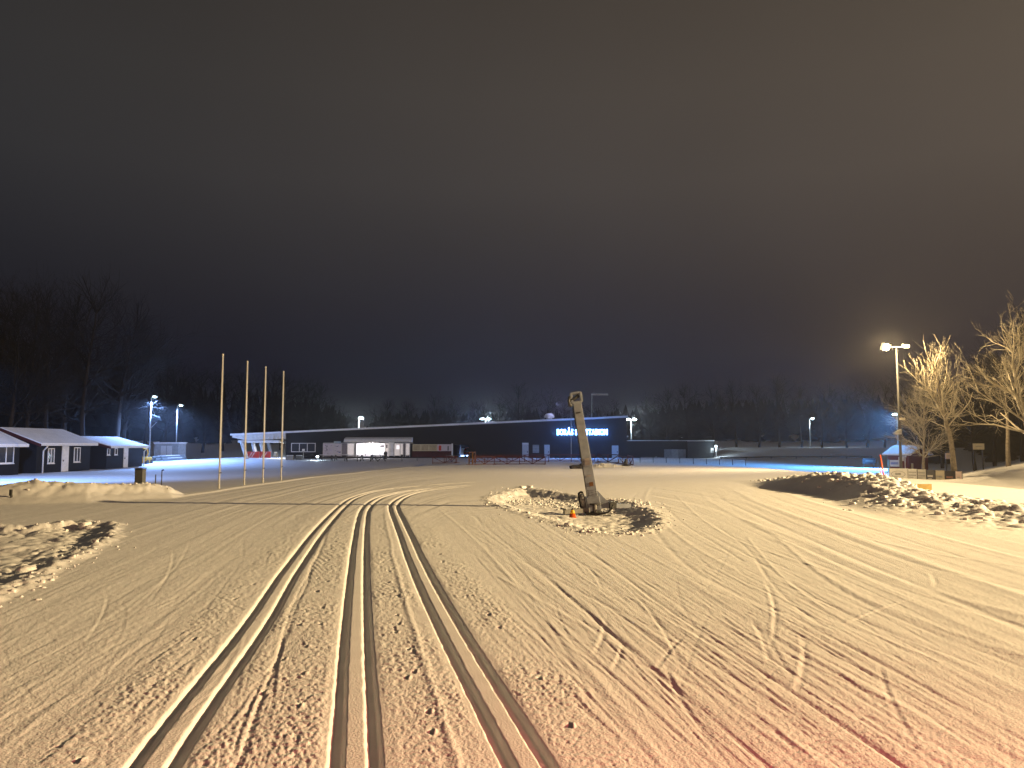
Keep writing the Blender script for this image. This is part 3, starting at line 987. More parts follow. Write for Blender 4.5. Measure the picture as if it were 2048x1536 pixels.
# illuminated lettering
sign = thing('lit_sign', 'glowing blue white letters across the black wall behind the leaning tower', 'sign', (bx_(1164), BY, bz_(864)))
txt = 'BORÅS SKIDSTADION'
lets = []
cx_ = 0.0
for ch in txt:
    if ch == ' ':
        cx_ += .36
        continue
    cu = bpy.data.curves.new('letter', 'FONT')
    cu.body = ch
    cu.size = 1.0
    cu.offset = 0.022
    cu.extrude = 0.06
    cu.resolution_u = 3
    to = bpy.data.objects.new('tmp', cu)
    COL.objects.link(to)
    bpy.context.view_layer.update()
    me = bpy.data.meshes.new_from_object(to.evaluated_get(bpy.context.evaluated_depsgraph_get()))
    bpy.data.objects.remove(to)
    co = np.empty(len(me.vertices) * 3, np.float32)
    me.vertices.foreach_get('co', co)
    co = co.reshape(-1, 3)
    lo, hi_ = co[:, 0].min(), co[:, 0].max()
    lets.append((ch, me, co, cx_ - lo))
    cx_ += hi_ - lo + .085
wid = cx_ - .085
sw = (bx_(1214.5) - bx_(1114)) / wid
sh = (bz_(859.2) - bz_(870.5)) / 0.72
for ch, me, co, off in lets:
    v = np.stack([(co[:, 0] + off - wid / 2) * sw, -0.16 - co[:, 2], (co[:, 1] - .36) * sh], -1)
    me.vertices.foreach_set('co', v.astype(np.float32).ravel())
    me.update()
    me.materials.clear()
    me.materials.append(M['signblue'])
    o = bpy.data.objects.new('letter', me)
    COL.objects.link(o)
    o.parent = sign

for k in range(9):  # unseen blue points added before the letters, standing in for their bloom
    lamp('added_sign_halo', 'POINT', (bx_(1116 + 12 * k), BY - .75, bz_(864.5)), 110, (.08, .28, 1.0), .06)

# low wing on the right
wing = thing('low_wing', 'low flat roofed dark annex right of the sign wall with pale gate', 'building', (bx_(1340), BY, 0))
wz = bz_(882)
MB().bx(xr + .02, bx_(1374.5), BY + .3, BY + 10, GB, wz).build('wall', M['charcoal'], wing)
MB().bx(bx_(1374.7), bx_(1427), BY + .0, BY + 10, GB, wz - .05).build('end_wall', M['slate'], wing)
MB().bx(xr + .14, bx_(1427.5), BY - .1, BY + 10.2, wz, wz + .10).build('roof', M['roofsnow'], wing)
for k in range(3):
    a, b = 1328 + 14.4 * k, 1328 + 14.4 * (k + 1) - .5
    flat(bx_(a), bx_(b), bz_(918), bz_(898.5), BY + .18, BY + .29, 'gate_leaf', M['steel'] if k == 1 else M['grey'], wing)
flat(bx_(1420), bx_(1426), bz_(904.5), bz_(895.5), BY - .06, BY - .004, 'wall_sign', M['white'], wing)
flat(bx_(1421), bx_(1425), bz_(903), bz_(901), BY - .075, BY - .062, 'sign_print', M['print'], wing)
for px in (1312, 1312.0):
    pass
flat(bx_(1310), bx_(1313), bz_(914.5), bz_(912.5), BY + .15, BY + .29, 'wall_vent', M['grey'], wing)
pl = thing('bollard_lamp', 'white lamp post glowing at the right corner of the low annex', 'lamp', (bx_(1428.6), BY - .5, -.2))
MB().tube([(bx_(1428.6), BY - .5, -.3), (bx_(1428.6), BY - .5, 1.7)], .07, 8).build('post', M['white'], pl)
MB().lathe((bx_(1428.6), BY - .5, 1.45), [(.05, 0), (.15, .05), (.15, .3), (.04, .36)], 10).build('lamp_head', M['lampdim'], pl)
lamp('bollard_glow', 'POINT', (bx_(1428.6) + .1, BY - .85, 1.55), 130, WHITE, .15)

gp = thing('roof_goalpost', 'thin steel post with level snow capped beam standing above the roof edge', 'mast', (bx_(1183), 118, 5.5))
a = at(1182.5, 833, 118)
b = at(1184, 789, 118)
MB().tube([(a.x, 118, 4.5), (b.x, 118, b.z)], .10, 8, .06).build('post', M['steel'], gp)
c = at(1216, 787.5, 118)
MB().bx(b.x - .1, c.x, 117.9, 118.15, b.z - .12, b.z + .13).build('beam', M['offwhite'], gp)
wp = thing('thin_flagpole', 'slender grey pole standing in front of the lit lettering', 'flagpole', (bx_(1142), 92, 0))
p = at(1141.5, 760, 92)
MB().tube([(p.x, 92, gz(p.x, 92)), (p.x, 92, 8.2)], .055, 8, .03).build('pole', M['steel'], wp)

# things under the canopy
for k, (px, w_) in enumerate(((497, 23), (522, 21))):
    b0 = thing('red_barrier', ['red and white striped plank barrier beside the foremost slanted column', 'red and white striped plank barrier next to the pale log under the canopy'][k], 'barrier', at(px + w_ / 2, 912, 111), 'striped barriers under the canopy')
    x0, x1 = (px - 1024) * 111 / FOC, (px + w_ - 1024) * 111 / FOC
    MB().bx(x0, x1, 110.9, 111.1, 0, .88).build('panel', M['redpaint'], b0)
    for s_ in range(2):
        xx = x0 + (x1 - x0) * (.30 + .22 * s_)
        MB().box((xx, 110.88, .44), (.09, .03, .85), ry=R(32)).build('stripe', M['white'], b0)
lg = thing('cut_log', 'pale sawn log end beside the striped barriers', 'log', (bx_(549), 111, .3))
MB().tube([(bx_(546), 111, .42), (bx_(552), 111, .42)], .38, 10).build('trunk_piece', M['cream'], lg)
# red car in the passage
car = thing('parked_car', 'red and white car seen through the passage under the building', 'car', (bx_(933), 124, 0))
cx0, cx1 = (928 - 1024) * 124 / FOC, (945 - 1024) * 124 / FOC
MB().prism([(cx0, 123.2, .3), (cx1, 123.2, .3), (cx1, 123.2, 1.0), (cx1 - .3, 123.2, 1.45), (cx0 + .35, 123.2, 1.45), (cx0, 123.2, .95)], (0, 4, 0)).build('body', M['brightred'], car)
MB().bx(cx0 + .1, cx1, 123.12, 123.19, .72, .92).build('stripe', M['white'], car)
MB().bx(cx0 + .4, cx1 - .35, 123.13, 123.19, 1.0, 1.38).build('rear_window', M['glass'], car)
for xx in (cx0 + .25, cx1 - .25):
    MB().tube([(xx - .1, 123.5, .3), (xx + .1, 123.5, .3)], .3, 12).build('wheel', M['rubber'], car)
lamp('court_light', 'POINT', (bx_(921), 131, 4.0), 9000, LED, .25)

# ------------------------------------------------------------------ cabins on the left


def cabin(label, y0, y1, base, eave, ridge, wins, door, pipe):
    xf, xb, xm = -44.0, -50.6, -47.2
    t = thing('cabin', label, 'cabin', (xm, (y0 + y1) / 2, base), 'black cabins in a row on the left')
    MB().prism([(xf, y0 + .35, base - .3), (xb, y0 + .35, base - .3), (xb, y0 + .35, eave - .05), (xm, y0 + .35, ridge - .14), (xf, y0 + .35, eave - .05)], (0, y1 - y0 - .7, 0)).build('wall', M['black'], t)
    ex, bx2 = xf + .62, xb - .62
    sl = (ridge - eave) / (xm - xf)
    ez = eave - .62 * abs(sl)
    rf = MB().prism([(ex, y0, ez + .02), (xm, y0, ridge), (bx2, y0, ez + .02), (bx2, y0, ez + .16), (xm, y0, ridge + .16), (ex, y0, ez + .16)], (0, y1 - y0, 0)).build('roof', M['roofsnow'], t)
    bb = MB()
    for xe in (ex, bx2):
        bb.prism([(xm, y0 - .05, ridge - .22), (xm, y0 - .05, ridge + .06), (xe, y0 - .05, ez + .06), (xe, y0 - .05, ez - .22)], (0, .045, 0))
    bb.build('bargeboard', M['darkred'], t)
    MB().bx(xf + .56, xf + .615, y0 + .01, y1 - .01, ez - .10, ez + .015).build('fascia', M['white'], t)
    for (a, b, z0, z1, n) in wins:
        f = MB()
        f.bx(xf + .003, xf + .06, a, b, z0, z0 + .09).bx(xf + .003, xf + .06, a, b, z1 - .09, z1)
        for i in range(n + 1):
            y = a + .05 + (b - a - .1) * i / n
            f.bx(xf + .004, xf + .058, y - .05, y + .05, z0 + .09, z1 - .09)
        f.bx(xf + .003, xf + .10, a - .06, b + .06, z0 - .06, z0 - .002)
        fr = f.build('window', M['white'], t)
        for i in range(n):
            MB().bx(xf + .012, xf + .03, a + .1 + (b - a - .1) * i / n, a + (b - a - .1) * (i + 1) / n, z0 + .09, z1 - .09).build('pane', M['glass'], fr)
    if door:
        a, b = door
        d = MB().bx(xf + .003, xf + .07, a, b, base + .02, eave - .25).build('door', M['white'], t)
        MB().bx(xf + .072, xf + .13, a + .12, a + .2, base + 1.0, base + 1.15).build('handle', M['darksteel'], d)
    if pipe:
        y = pipe
        MB().tube([(xf + .5, y, ez - .08), (xf + .42, y, ez - .25), (xf + .12, y, ez - .55), (xf + .12, y, base - .1)], .07, 8).build('downpipe', M['white'], t, smooth=True)
    return t


def cy_(px): return 44.0 / (1024 - px) * FOC


cabin('nearest black cabin at the left edge with wide white window and snowy roof', 57.0, 69.4, -.78, 2.05, 3.45, [(cy_(-16), cy_(31), .25, 1.78, 3)], None, None)
cabin('middle black cabin with white downpipe, two white windows and white door', 71.2, 81.0, -.75, 2.12, 3.35, [(cy_(99), cy_(112), .10, 1.55, 2), (cy_(151), cy_(163.5), .12, 1.62, 2)], (cy_(127), cy_(140)), cy_(84) + .3)
cabin('farthest lower black cabin with two tiny windows and narrow white door', 83.6, 92.4, -.72, 1.78, 2.66, [(cy_(217), cy_(222.5), .75, 1.5, 1), (cy_(232), cy_(237.5), .75, 1.5, 1)], (cy_(250), cy_(258.5)), 92.2)
lamp('cabin_yard_light', 'SPOT', (-36, 52, 7.5), 13000, LED, .3, (-36, 58, 0), 125, .7)

# lamp posts with LED heads


def street_lamp(label, x, y, top, head_dx, power, size, color=LED, cat_group='white lamp posts', panel=False, glass='lampled', double=False, hr=.26, spot=True):
    z = gz(x, y)
    t = thing('street_lamp', label, 'street lamp', (x, y, z), cat_group)
    MB().tube([(x, y, z - .2), (x, y, top)], .10, 8, .06).build('pole', M['steel'], t, smooth=True)
    sides = (head_dx, -head_dx) if double else (head_dx,)
    for s in sides:
        MB().bar((x, y, top - .08), (x + s, y - .15, top + .06), .07).build('arm', M['steel'], t)
        hx = x + s
        MB().box((hx + s * .25, y - .2, top + .12), (abs(s) * .9 + .25, .34, .12), ry=R(12) * (-1 if s < 0 else 1)).build('lamp_head', M['offwhite'], t)
        MB().lathe((hx + s * .25, y - .25, top - .12), [(.04, 0), (hr * .8, .05), (hr, .12), (hr * .7, .19)], 10).build('lamp_glass', M[glass], t)
    if panel:
        MB().box((x + .75, y - .1, top - 2.65), (1.3, .9, .07), rx=R(-28), ry=R(20)).build('solar_panel', M['slate'], t)
        MB().bar((x, y, top - 4.1), (x + .8, y - .1, top - 3.3), .06).build('bracket', M['steel'], t)
        MB().bar((x, y, top - 2.75), (x + .5, y - .1, top - 2.68), .06).build('bracket', M['steel'], t)
    if power:
        if spot:
            lamp('lamp_light', 'SPOT', (x + head_dx * 1.25, y - .5, top - .25), power, color, .15, (x + head_dx * 1.6, y - 2.5, 0), size, .6)
        else:
            lamp('lamp_light', 'POINT', (x + head_dx * 1.25, y - .65, top - .1), power, color, .2)
    return t


p = at(303, 794, 100)
street_lamp('nearest white lamp post behind the cabins with tilted panel halfway up', p.x, 100, p.z, .45, 26000, 150, panel=True)
p = at(355, 811, 116)
street_lamp('white lamp post beside the grey kiosk, without a panel', p.x, 116, p.z, .5, 17000, 150)
p = at(718, 836, 130)
street_lamp('lamp glowing greenish above the chimney on the black roof', p.x, 130, p.z, .3, 3000, 150, WHITE, hr=.42, spot=False)
p = at(971, 838, 130)
street_lamp('double headed lamp peeking over the middle of the black roof', p.x, 130, p.z, .45, 3000, 150, WHITE, double=True, hr=.36, spot=False)
p = at(1262, 839, 122)
street_lamp('double headed lamp above the low annex right of the sign wall', p.x, 122, p.z, .4, 3600, 150, WHITE, double=True, hr=.34, spot=False)
p = at(1619, 838, 135)
street_lamp('small distant lamp among dark trees between annex and hut', p.x, 135, p.z, .3, 900, 150, WHITE, hr=.26, spot=False)
p = at(1794, 829, 80)
street_lamp('greenish white lamp behind the tall floodlight mast', p.x, 80, p.z, -.3, 0, 150, hr=.26)
lamp('lamp_beam', 'SPOT', (p.x - .5, 79.3, p.z - .3), 30000, (.10, .40, 1.0), .15, (p.x - 9, 79, -.6), 145, .7)
lamp('building_front_lamp', 'SPOT', (6, 112, 8.5), 2200, (.45, .5, 1.0), .3, (8, 98, 0), 120, .8)

# kiosk, log stack and machine behind the cabins
kz = gz(at(333, 900, 112).x, 112)
kk = thing('kiosk', 'small grey concrete kiosk with snowy flat roof by second lamp post', 'kiosk', (at(333, 900, 112).x, 112, kz))
x0, x1 = at(309, 900, 112).x, at(357, 900, 112).x
MB().bx(x0, x1, 112, 114.5, kz - .3, bz_(887) ).build('wall', M['grey'], kk)
MB().bx(x0 - .15, x1 + .15, 111.85, 114.7, bz_(887), bz_(884.5)).build('roof', M['roofsnow'], kk)
for a in (322, 334):
    MB().bx(at(a, 900, 112).x, at(a + 10, 900, 112).x, 111.93, 111.997, kz, 1.7).build('door', M['doorgrey'], kk)
for k in range(5):
    lz = [0, 0, 0, .32, .32][k]
    xa = at(312 + [0, 14, 28, 8, 24][k], 915, 104).x
    o = thing('timber_pole', ['log at the left of the stack by the kiosk', 'log in the middle of the lower layer by the kiosk', 'log at the right of the stack by the kiosk', 'upper left log lying on the stack by the kiosk', 'upper right log lying on the stack by the kiosk'][k], 'log', (xa, 104, gz(xa, 104)))
    zz = gz(xa, 104) + .2 + lz
    MB().tube([(xa - .6, 103.2, zz), (xa + 1.6, 105.4, zz + .12)], .2, 8, .15).build('trunk_piece', M['wood'], o)
    MB().box((xa + .5, 104.3, zz + .2), (1.9, .22, .1), rz=R(45), ry=R(-2)).build('snow_cap', M['roofsnow'], o)
dm = thing('yellow_loader', 'yellow machine with raised arm half hidden behind the farthest cabin', 'machine', (at(291, 910, 97).x, 97, -.6))
mx_ = at(292, 910, 97).x
MB().box((mx_, 97, -.05), (.9, 1.6, .8)).build('body', M['yellow'], dm, bevel=.08)
MB().tube([(mx_ + .1, 97, .3), (mx_ + .25, 97, .9), (mx_ + .1, 97, 1.35), (mx_ - .4, 97, 1.45)], .09, 8).build('arm', M['yellow'], dm)
for s in (-.5, .5):
    MB().tube([(mx_ + .5, 97 + s, -.35), (mx_ + .3, 97 + s, -.35)], .35, 12).build('wheel', M['rubber'], dm)

# ------------------------------------------------------------------ flagpoles
fl = [((444.5, 711), (439.5, 958), 'leftmost and tallest looking'), ((495, 725), (488.5, 951), 'second from the left'), ((531.5, 736), (526, 945), 'third from the left'), ((566.5, 745), (563, 942), 'rightmost')]
for k, (t_, b_, w_) in enumerate(fl):
    Yf = [42.0, 46.0, 49.5, 52.5][k]
    p = at(*t_, Yf)
    q = at(*b_, Yf)
    x = (p.x + q.x) / 2
    z = gz(x, Yf)
    f = thing('flagpole', ['nearest white flagpole, leftmost of the four bare poles', 'second white flagpole from the left in the row of four', 'third white flagpole from the left in the row of four', 'farthest white flagpole, rightmost of the four bare poles'][k], 'flagpole', (x, Yf, z), 'bare white flagpoles')
    MB().tube([(x, Yf, z - .3), (x, Yf, p.z)], .052, 10, .038).build('pole', M['white'], f, smooth=True)
    MB().lathe((x, Yf, p.z - .01), [(.03, 0), (.065, .03), (.065, .08), (.02, .12)], 8).build('finial', M['offwhite'], f, smooth=True)
    MB().tube([(x, Yf, z - .2), (x, Yf, z + .5)], .058, 10).build('sleeve', M['offwhite'], f, smooth=True)
    MB().tube([(x + .10, Yf - .05, z + 1.1), (x + .085, Yf - .04, z + 3), (x + .06, Yf - .03, p.z - .05)], .008, 4).build('halyard', M['offwhite'], f)
    MB().box((x + .09, Yf - .06, z + 1.12), (.10, .03, .05)).build('cleat', M['steel'], f)

# posts in the berm
q = at(282, 950, 30)
bp = thing('timber_block', 'thick square timber post behind the berm in front of the cabins', 'post', (q.x, 30, -.2))
MB().bx(q.x - .145, q.x + .145, 29.8, 30.1, -.7, at(282, 938.5, 30).z).build('post', M['wood'], bp)
MB().bx(q.x - .16, q.x + .16, 29.78, 30.12, at(282, 938.5, 30).z, at(282, 938, 30).z + .03).build('cap', M['darksteel'], bp)
for k, (a, b, lab) in enumerate((((311.5, 949), (310.5, 972), 'short thin dark stake right of the thick timber post'), ((324, 941), (322.5, 975), 'taller thin dark stake with hooked top near the timber post'), ((22, 979), (25, 1000), 'stubby dark stake leaning on the sunlit side of the berm'))):
    Yk = 30.5 if k < 2 else 25.4
    p, q = at(*a, Yk), at(*b, Yk)
    st_ = thing('marker_stake', lab.replace('sunlit', 'lit'), 'stake', q)
    MB().tube([q - Vector((0, 0, .3)), p], .022 if k < 2 else .035, 6).build('stick', M['darksteel'], st_)
    if k == 1:
        MB().bar(p, p + Vector((.07, 0, .03)), .05).build('hook', M['darksteel'], st_)
    if k == 2:
        MB().tube([p - Vector((0, 0, .2)), p], .05, 8).build('sleeve', M['rubber'], st_)

# ------------------------------------------------------------------ red lattice barriers


def barrier_proto(w_=2.4, h_=.78):
    t = thing('lattice_barrier', 'red lattice barrier section', 'barrier', (0, 0, 0), 'red lattice barriers on the snow')
    def B(a, b, name, wd=.055):
        return MB().bar(a, b, wd).build(name, M['redsteel'], t, local=True)
    B((0, 0, h_), (w_, 0, h_), 'top_rail', .07)
    B((0, 0, .08), (w_, 0, .08), 'bottom_rail', .06)
    for x in (0, w_ / 2, w_):
        B((x, .003, .0 if x in (0, w_) else .08), (x, .003, h_ - .03), 'upright')
    B((0, .03, h_ - .04), (w_ / 2, .03, .10), 'brace')
    B((w_, .03, h_ - .04), (w_ / 2, .03, .10), 'brace')
    for x in (.02, w_ - .02):
        B((x, -.3, .03), (x, .3, .03), 'foot', .05)
    return t


bproto = barrier_proto()
used = [False]


def barrier(pxa, Ya, pxb, Yb_, label, hs=1.0):
    a = Vector(((pxa - 1024) / FOC * Ya, Ya, 0))
    b = Vector(((pxb - 1024) / FOC * Yb_, Yb_, 0))
    a.z = gz(a.x, a.y)
    d = b - a
    L = math.hypot(d.x, d.y)
    rz = math.atan2(d.y, d.x)
    sc = (L / 2.4, 1, hs)
    if not used[0]:
        used[0] = True
        bproto.location, bproto.rotation_euler, bproto.scale = a, (0, 0, rz), sc
        bproto['label'] = label
    else:
        dup(bproto, a, rz, label, sc)


barrier(950, 74, 989, 75, 'red lattice barrier, left section of the front row in the middle')
barrier(989, 75, 1039, 75, 'red lattice barrier, middle section of the front row')
barrier(1039, 75, 1090, 74, 'red lattice barrier, right section of the front row')
for k, (a, b) in enumerate(((952, 1000), (1000, 1049), (1049, 1097), (1097, 1142), (1142, 1188))):
    barrier(a, 88, b, 88, ['rear row red barrier in front of the passage side wall', 'rear row red barrier left of the first grey door', 'rear row red barrier before the two grey doors', 'rear row red barrier left of the thin grey pole', 'rear row red barrier right of the thin grey pole behind the tower'][k])
barrier(1195, 84, 1236, 79, 'red lattice barrier right of the leaning tower, set slantwise', 1.15)
barrier(1236, 79, 1254, 73, 'red barrier turned towards the camera near the right door')
barrier(1254, 80, 1265, 71, 'last red barrier at the right end, turned almost end on', 1.1)
barrier(866, 84, 912, 84, 'red lattice barrier in front of the dark kiosk window', .95)
barrier(893, 90, 914, 84, 'short red barrier end on behind the kiosk barrier', .95)
# rusty end frames
for k, (a, Ya, b, Yb_) in enumerate(((938.5, 72, 945, 78), (946, 71, 951, 77))):
    p0 = Vector(((a - 1024) / FOC * Ya, Ya, 0))
    p1 = Vector(((b - 1024) / FOC * Yb_, Yb_, 0))
    p0.z = p1.z = gz(p0.x, p0.y)
    t = thing('rusty_frame', ['outer rusty frame standing end on at the left of the front barriers', 'inner rusty frame standing end on beside the front barriers'][k], 'frame', p0)
    for q in (p0, p1):
        MB().bar(q, q + Vector((0, 0, 1.2)), .09).build('upright', M['rust'], t)
    MB().bar(p0 + Vector((0, 0, 1.15)), p1 + Vector((0, 0, 1.15)), .09).build('top_rail', M['rust'], t)
    MB().bar(p0 + Vector((0, 0, .25)), p1 + Vector((0, 0, .25)), .08).build('bottom_rail', M['rust'], t)
    MB().bar(p0 + Vector((.0, .02, .3)), p1 + Vector((0, .02, 1.05)), .07).build('brace', M['rust'], t)
    MB().bar(p0 + Vector((-.25, 0, .03)), p0 + Vector((.3, 0, .03)), .08).build('foot', M['rust'], t)
bb = footing(1252, 932)
t = thing('dark_base_plate', 'dark steel foot lying at the right end of the barriers', 'base', bb)
MB().lathe((bb.x, bb.y, bb.z), [(.42, 0), (.40, .06), (.16, .14), (.10, .6)], 10).build('foot', M['darksteel'], t)

# picnic tables and racks by the entrance


def table_proto():
    t = thing('picnic_table', 'table', 'picnic table', (0, 0, 0), 'picnic tables outside the entrance')
    MB().bx(-.9, .9, -.36, .36, .70, .75).build('table_top', M['wood'], t, local=True)
    MB().bx(-.9, .9, -.34, .34, .753, .80).build('snow_cover', M['roofsnow'], t, local=True)
    for s in (-1, 1):
        MB().bx(-.9, .9, s * .72 - .13, s * .72 + .13, .41, .45).build('bench', M['wood'], t, local=True)
        MB().bar((s * .65, -.75, 0), (s * .65, .25, .70), .08).build('leg', M['darksteel'], t, local=True)
        MB().bar((s * .65, .75, 0), (s * .65, -.25, .70), .08).build('leg', M['darksteel'], t, local=True)
        MB().bar((s * .65, -.8, .38), (s * .65, .8, .38), .06).build('crossbar', M['darksteel'], t, local=True)
    return t


tp = table_proto()
for k, (px, Yt, rz, lab) in enumerate(((655, 101, .1, 'snowy picnic table below the three pane window, leftmost of the row'), (683, 102, .0, 'snowy picnic table before the white poster panels'), (706, 100, .2, 'snowy picnic table left of the bright window'), (735, 100, -.1, 'snowy picnic table in front of the bright window'), (757, 98, .9, 'snowy picnic table right of the bright window, set crosswise'))):
    x = (px - 1024) / FOC * Yt
    if k == 0:
        tp.location, tp.rotation_euler = (x, Yt, gz(x, Yt)), (0, 0, rz)
        tp['label'] = lab
    else:
        dup(tp, (x, Yt, gz(x, Yt)), rz, lab)
x = (820 - 1024) / FOC * 97
rk = thing('rail_stand', 'low steel rail stand on the snow in front of the entrance door', 'stand', (x, 97, gz(x, 97)))
z = gz(x, 97)
for s in (-1, 1):
    MB().bar((x + s * .95, 97, z), (x + s * .95, 97, z + .72), .06).build('upright', M['darksteel'], rk)
MB().bar((x - .95, 97, z + .45), (x + .95, 97, z + .45), .05).build('rail', M['darksteel'], rk)
MB().bar((x - .95, 97, z + .72), (x + .2, 97, z + .72), .05).build('rail', M['darksteel'], rk)
MB().bx(x - 1.1, x - .85, 96.9, 97.1, z + .4, z + .8).build('box', M['darksteel'], rk)
x = (772 - 1024) / FOC * 105
bn = thing('litter_bin', 'two tone dark litter bin beside the entrance pillar', 'bin', (x, 105, gz(x, 105)))
MB().lathe((x, 105, gz(x, 105)), [(.22, 0), (.26, .8), (.28, .85), (.2, .95)], 12).build('body', M['darksteel'], bn)
MB().lathe((x, 105, gz(x, 105) + .955), [(.2, 0), (.16, .06), (.05, .09)], 12).build('lid', M['grey'], bn)
for k, px in enumerate((582, 600)):
    Yp = 104
    x = (px - 1024) / FOC * Yp
    z = gz(x, Yp)
    t = thing('low_planter', ['grey planter box under the left half of the three pane window', 'small dark planter box right of the grey one under the window'][k], 'planter', (x, Yp, z))
    MB().bx(x - .5 + .1 * k, x + .5 - .1 * k, Yp - .3, Yp + .3, z - .1, z + .55).build('box', M['grey'] if k == 0 else M['wood'], t)
    MB().bx(x - .45 + .1 * k, x + .45 - .1 * k, Yp - .25, Yp + .25, z + .553, z + .62).build('snow_cap', M['roofsnow'], t)
hp = thing('basket_hoop', 'thin post with small white board before the three pane window', 'hoop', (bx_(608), 106, 0))
x = (608.5 - 1024) / FOC * 106
MB().tube([(x, 106, -.3), (x, 106, 1.2)], .05, 8).build('post', M['steel'], hp)
MB().bx(x - .18, x + .18, 105.93, 106.0, 1.0, 1.3).build('board', M['white'], hp)
gl = thing('floor_spotlight', 'small bright ground spotlight beside the planters', 'spotlight', ((637 - 1024) / FOC * 103, 103, 0))
x, z = (637 - 1024) / FOC * 103, gz((637 - 1024) / FOC * 103, 103)
MB().box((x, 103, z + .45), (.34, .2, .26)).build('housing', M['darksteel'], gl)
MB().bx(x - .14, x + .14, 102.86, 102.897, z + .35, z + .55).build('lamp_glass', M['lampdim'], gl)
MB().tube([(x, 103, z - .1), (x, 103, z + .32)], .04, 6).build('stand', M['darksteel'], gl)
lamp('ground_spot', 'POINT', (x, 102.6, z + .45), 140, WHITE, .08)

# dark lump on the snow
p = footing(1154, 938)
dl = thing('dirt_clod', 'dark heap of frozen dirt lying on the snow left of the tower', 'dirt heap', p)
vs_ = IV1 * rg.normal(1, .2, len(IV1))[:, None] * np.array([.55, .35, .26])
mb = MB()
mb.add([(v[0] + p.x, v[1] + p.y, v[2] + p.z + .08) for v in vs_], [tuple(f) for f in IF1])
vs_ = IV1 * rg.normal(1, .2, len(IV1))[:, None] * np.array([.36, .3, .3])
mb.add([(v[0] + p.x + .45, v[1] + p.y, v[2] + p.z + .16) for v in vs_], [tuple(f) for f in IF1])
mb.build('clod', mat('frozen dirt', (.045, .042, .045), .9, noise=.4, bump=.02, bscale=12), dl)

# low net fence
nf = thing('net_fence', 'low pale net fence on short posts in front of the low annex', 'fence', (at(1380, 930, 84).x, 84, 0))
prev = None
for k, px in enumerate((1279, 1305, 1331, 1358, 1385, 1411, 1437, 1463, 1489)):
    x = (px - 1024) / FOC * 84
    z = gz(x, 84)
    MB().tube([(x, 84, z - .1), (x, 84, z + .62)], .035, 6).build('post', M['darksteel'], nf)
    if prev:
        MB().bar((prev[0], 84.03, prev[1] + .57), (x, 84.03, z + .57), .025).build('wire', M['net'], nf)
        n = MB()
        for q in range(1, 9):
            t_ = q / 9
            xx, zz = prev[0] * (1 - t_) + x * t_, prev[1] * (1 - t_) + z * t_
            n.bar((xx, 84.02, zz + .05), (xx, 84.02, zz + .56), .014)
        for q in range(5):
            n.bar((prev[0], 84.01, prev[1] + .08 + .11 * q), (x, 84.01, z + .08 + .11 * q), .014)
        n.build('net', M['net'], nf)
    prev = (x, z)

# ------------------------------------------------------------------ leaning snow tower in the pit
TY = 23.6
tb = at(1189, 1022, TY)
tt = at(1152, 797, TY + .25)
zf = gz(tb.x, TY)
tower = thing('snowmaking_tower', 'leaning square grey steel tower standing in the dug pit of snow', 'tower', (tb.x, TY, zf))
ax = (tt - tb).normalized()
sxv = ax.cross(Vector((0, 1, 0))).normalized()     # sideways (right)
syv = sxv.cross(ax).normalized()


def tpt(s, u, v=0.0):
    """point on the tower: s along 0..1, u sideways, v depth"""
    return tb + (tt - tb) * s + sxv * u + syv * v


def tbox(mb, s0, s1, u0, u1, v0, v1, u0b=None, u1b=None):
    u0b = u0 if u0b is None else u0b
    u1b = u1 if u1b is None else u1b
    vs_ = [tpt(s0, u0, v0), tpt(s0, u1, v0), tpt(s0, u1, v1), tpt(s0, u0, v1), tpt(s1, u0b, v0), tpt(s1, u1b, v0), tpt(s1, u1b, v1), tpt(s1, u0b, v1)]
    return mb.add(vs_, [(3, 2, 1, 0), (4, 5, 6, 7), (0, 1, 5, 4), (1, 2, 6, 5), (2, 3, 7, 6), (3, 0, 4, 7)])


sg_ = 1 if sxv.x > 0 else -1
mb = MB()
tbox(mb, .10, .97, -.158, .158, -.15, .15, -.125, .125)
mb.build('mast', M['gun'], tower, bevel=.012)
mb = MB()
tbox(mb, .0, .125, -.20, .20, -.19, .19)
mb.build('socket', M['gun'], tower, bevel=.015)
# gusset on the right of the foot
mb = MB()
e1 = .17 * sg_
vs_ = [tpt(.01, e1, -.05), tpt(.01, e1 + .36 * sg_, -.05), tpt(.05, e1 + .30 * sg_, -.05), tpt(.17, e1 + .01 * sg_, -.05)]
vs2 = [v + syv * .10 for v in vs_]
mb.add(vs_ + vs2, [(0, 1, 2, 3), (7, 6, 5, 4), (0, 4, 5, 1), (1, 5, 6, 2), (2, 6, 7, 3), (3, 7, 4, 0)])
mb.build('gusset', M['gun'], tower)
# head: fork with open window
mb = MB()
for u in (-.19, .11):
    tbox(mb, .965, 1.05, u * 1, u + .07, -.15, .15)
tbox(mb, 1.038, 1.056, -.119, .109, -.148, .148)
tbox(mb, .955, .972, -.16, .16, -.155, .155)
mb.build('head_fork', M['gun'], tower, bevel=.01)
mb = MB().tube([tpt(.985, -.22 * sg_, -.1), tpt(1.0, -.05 * sg_, -.1), tpt(1.02, .08 * sg_, -.05)], .06, 8)
mb.build('motor', M['darksteel'], tower, smooth=True)
mb = MB().tube([tpt(1.02, -.19 * sg_, -.12), tpt(.985, -.25 * sg_, -.14), tpt(.95, -.24 * sg_, -.14), tpt(.93, -.18 * sg_, -.13)], .045, 8)
mb.build('hose_loop', M['darksteel'], tower, smooth=True)
for s in (.86, .30):
    mb = MB()
    tbox(mb, s, s + .012, -.05, .09, -.20, -.165)
    mb.build('bolt_bracket', M['darksteel'] if s > .5 else M['steel'], tower)
mb = MB()
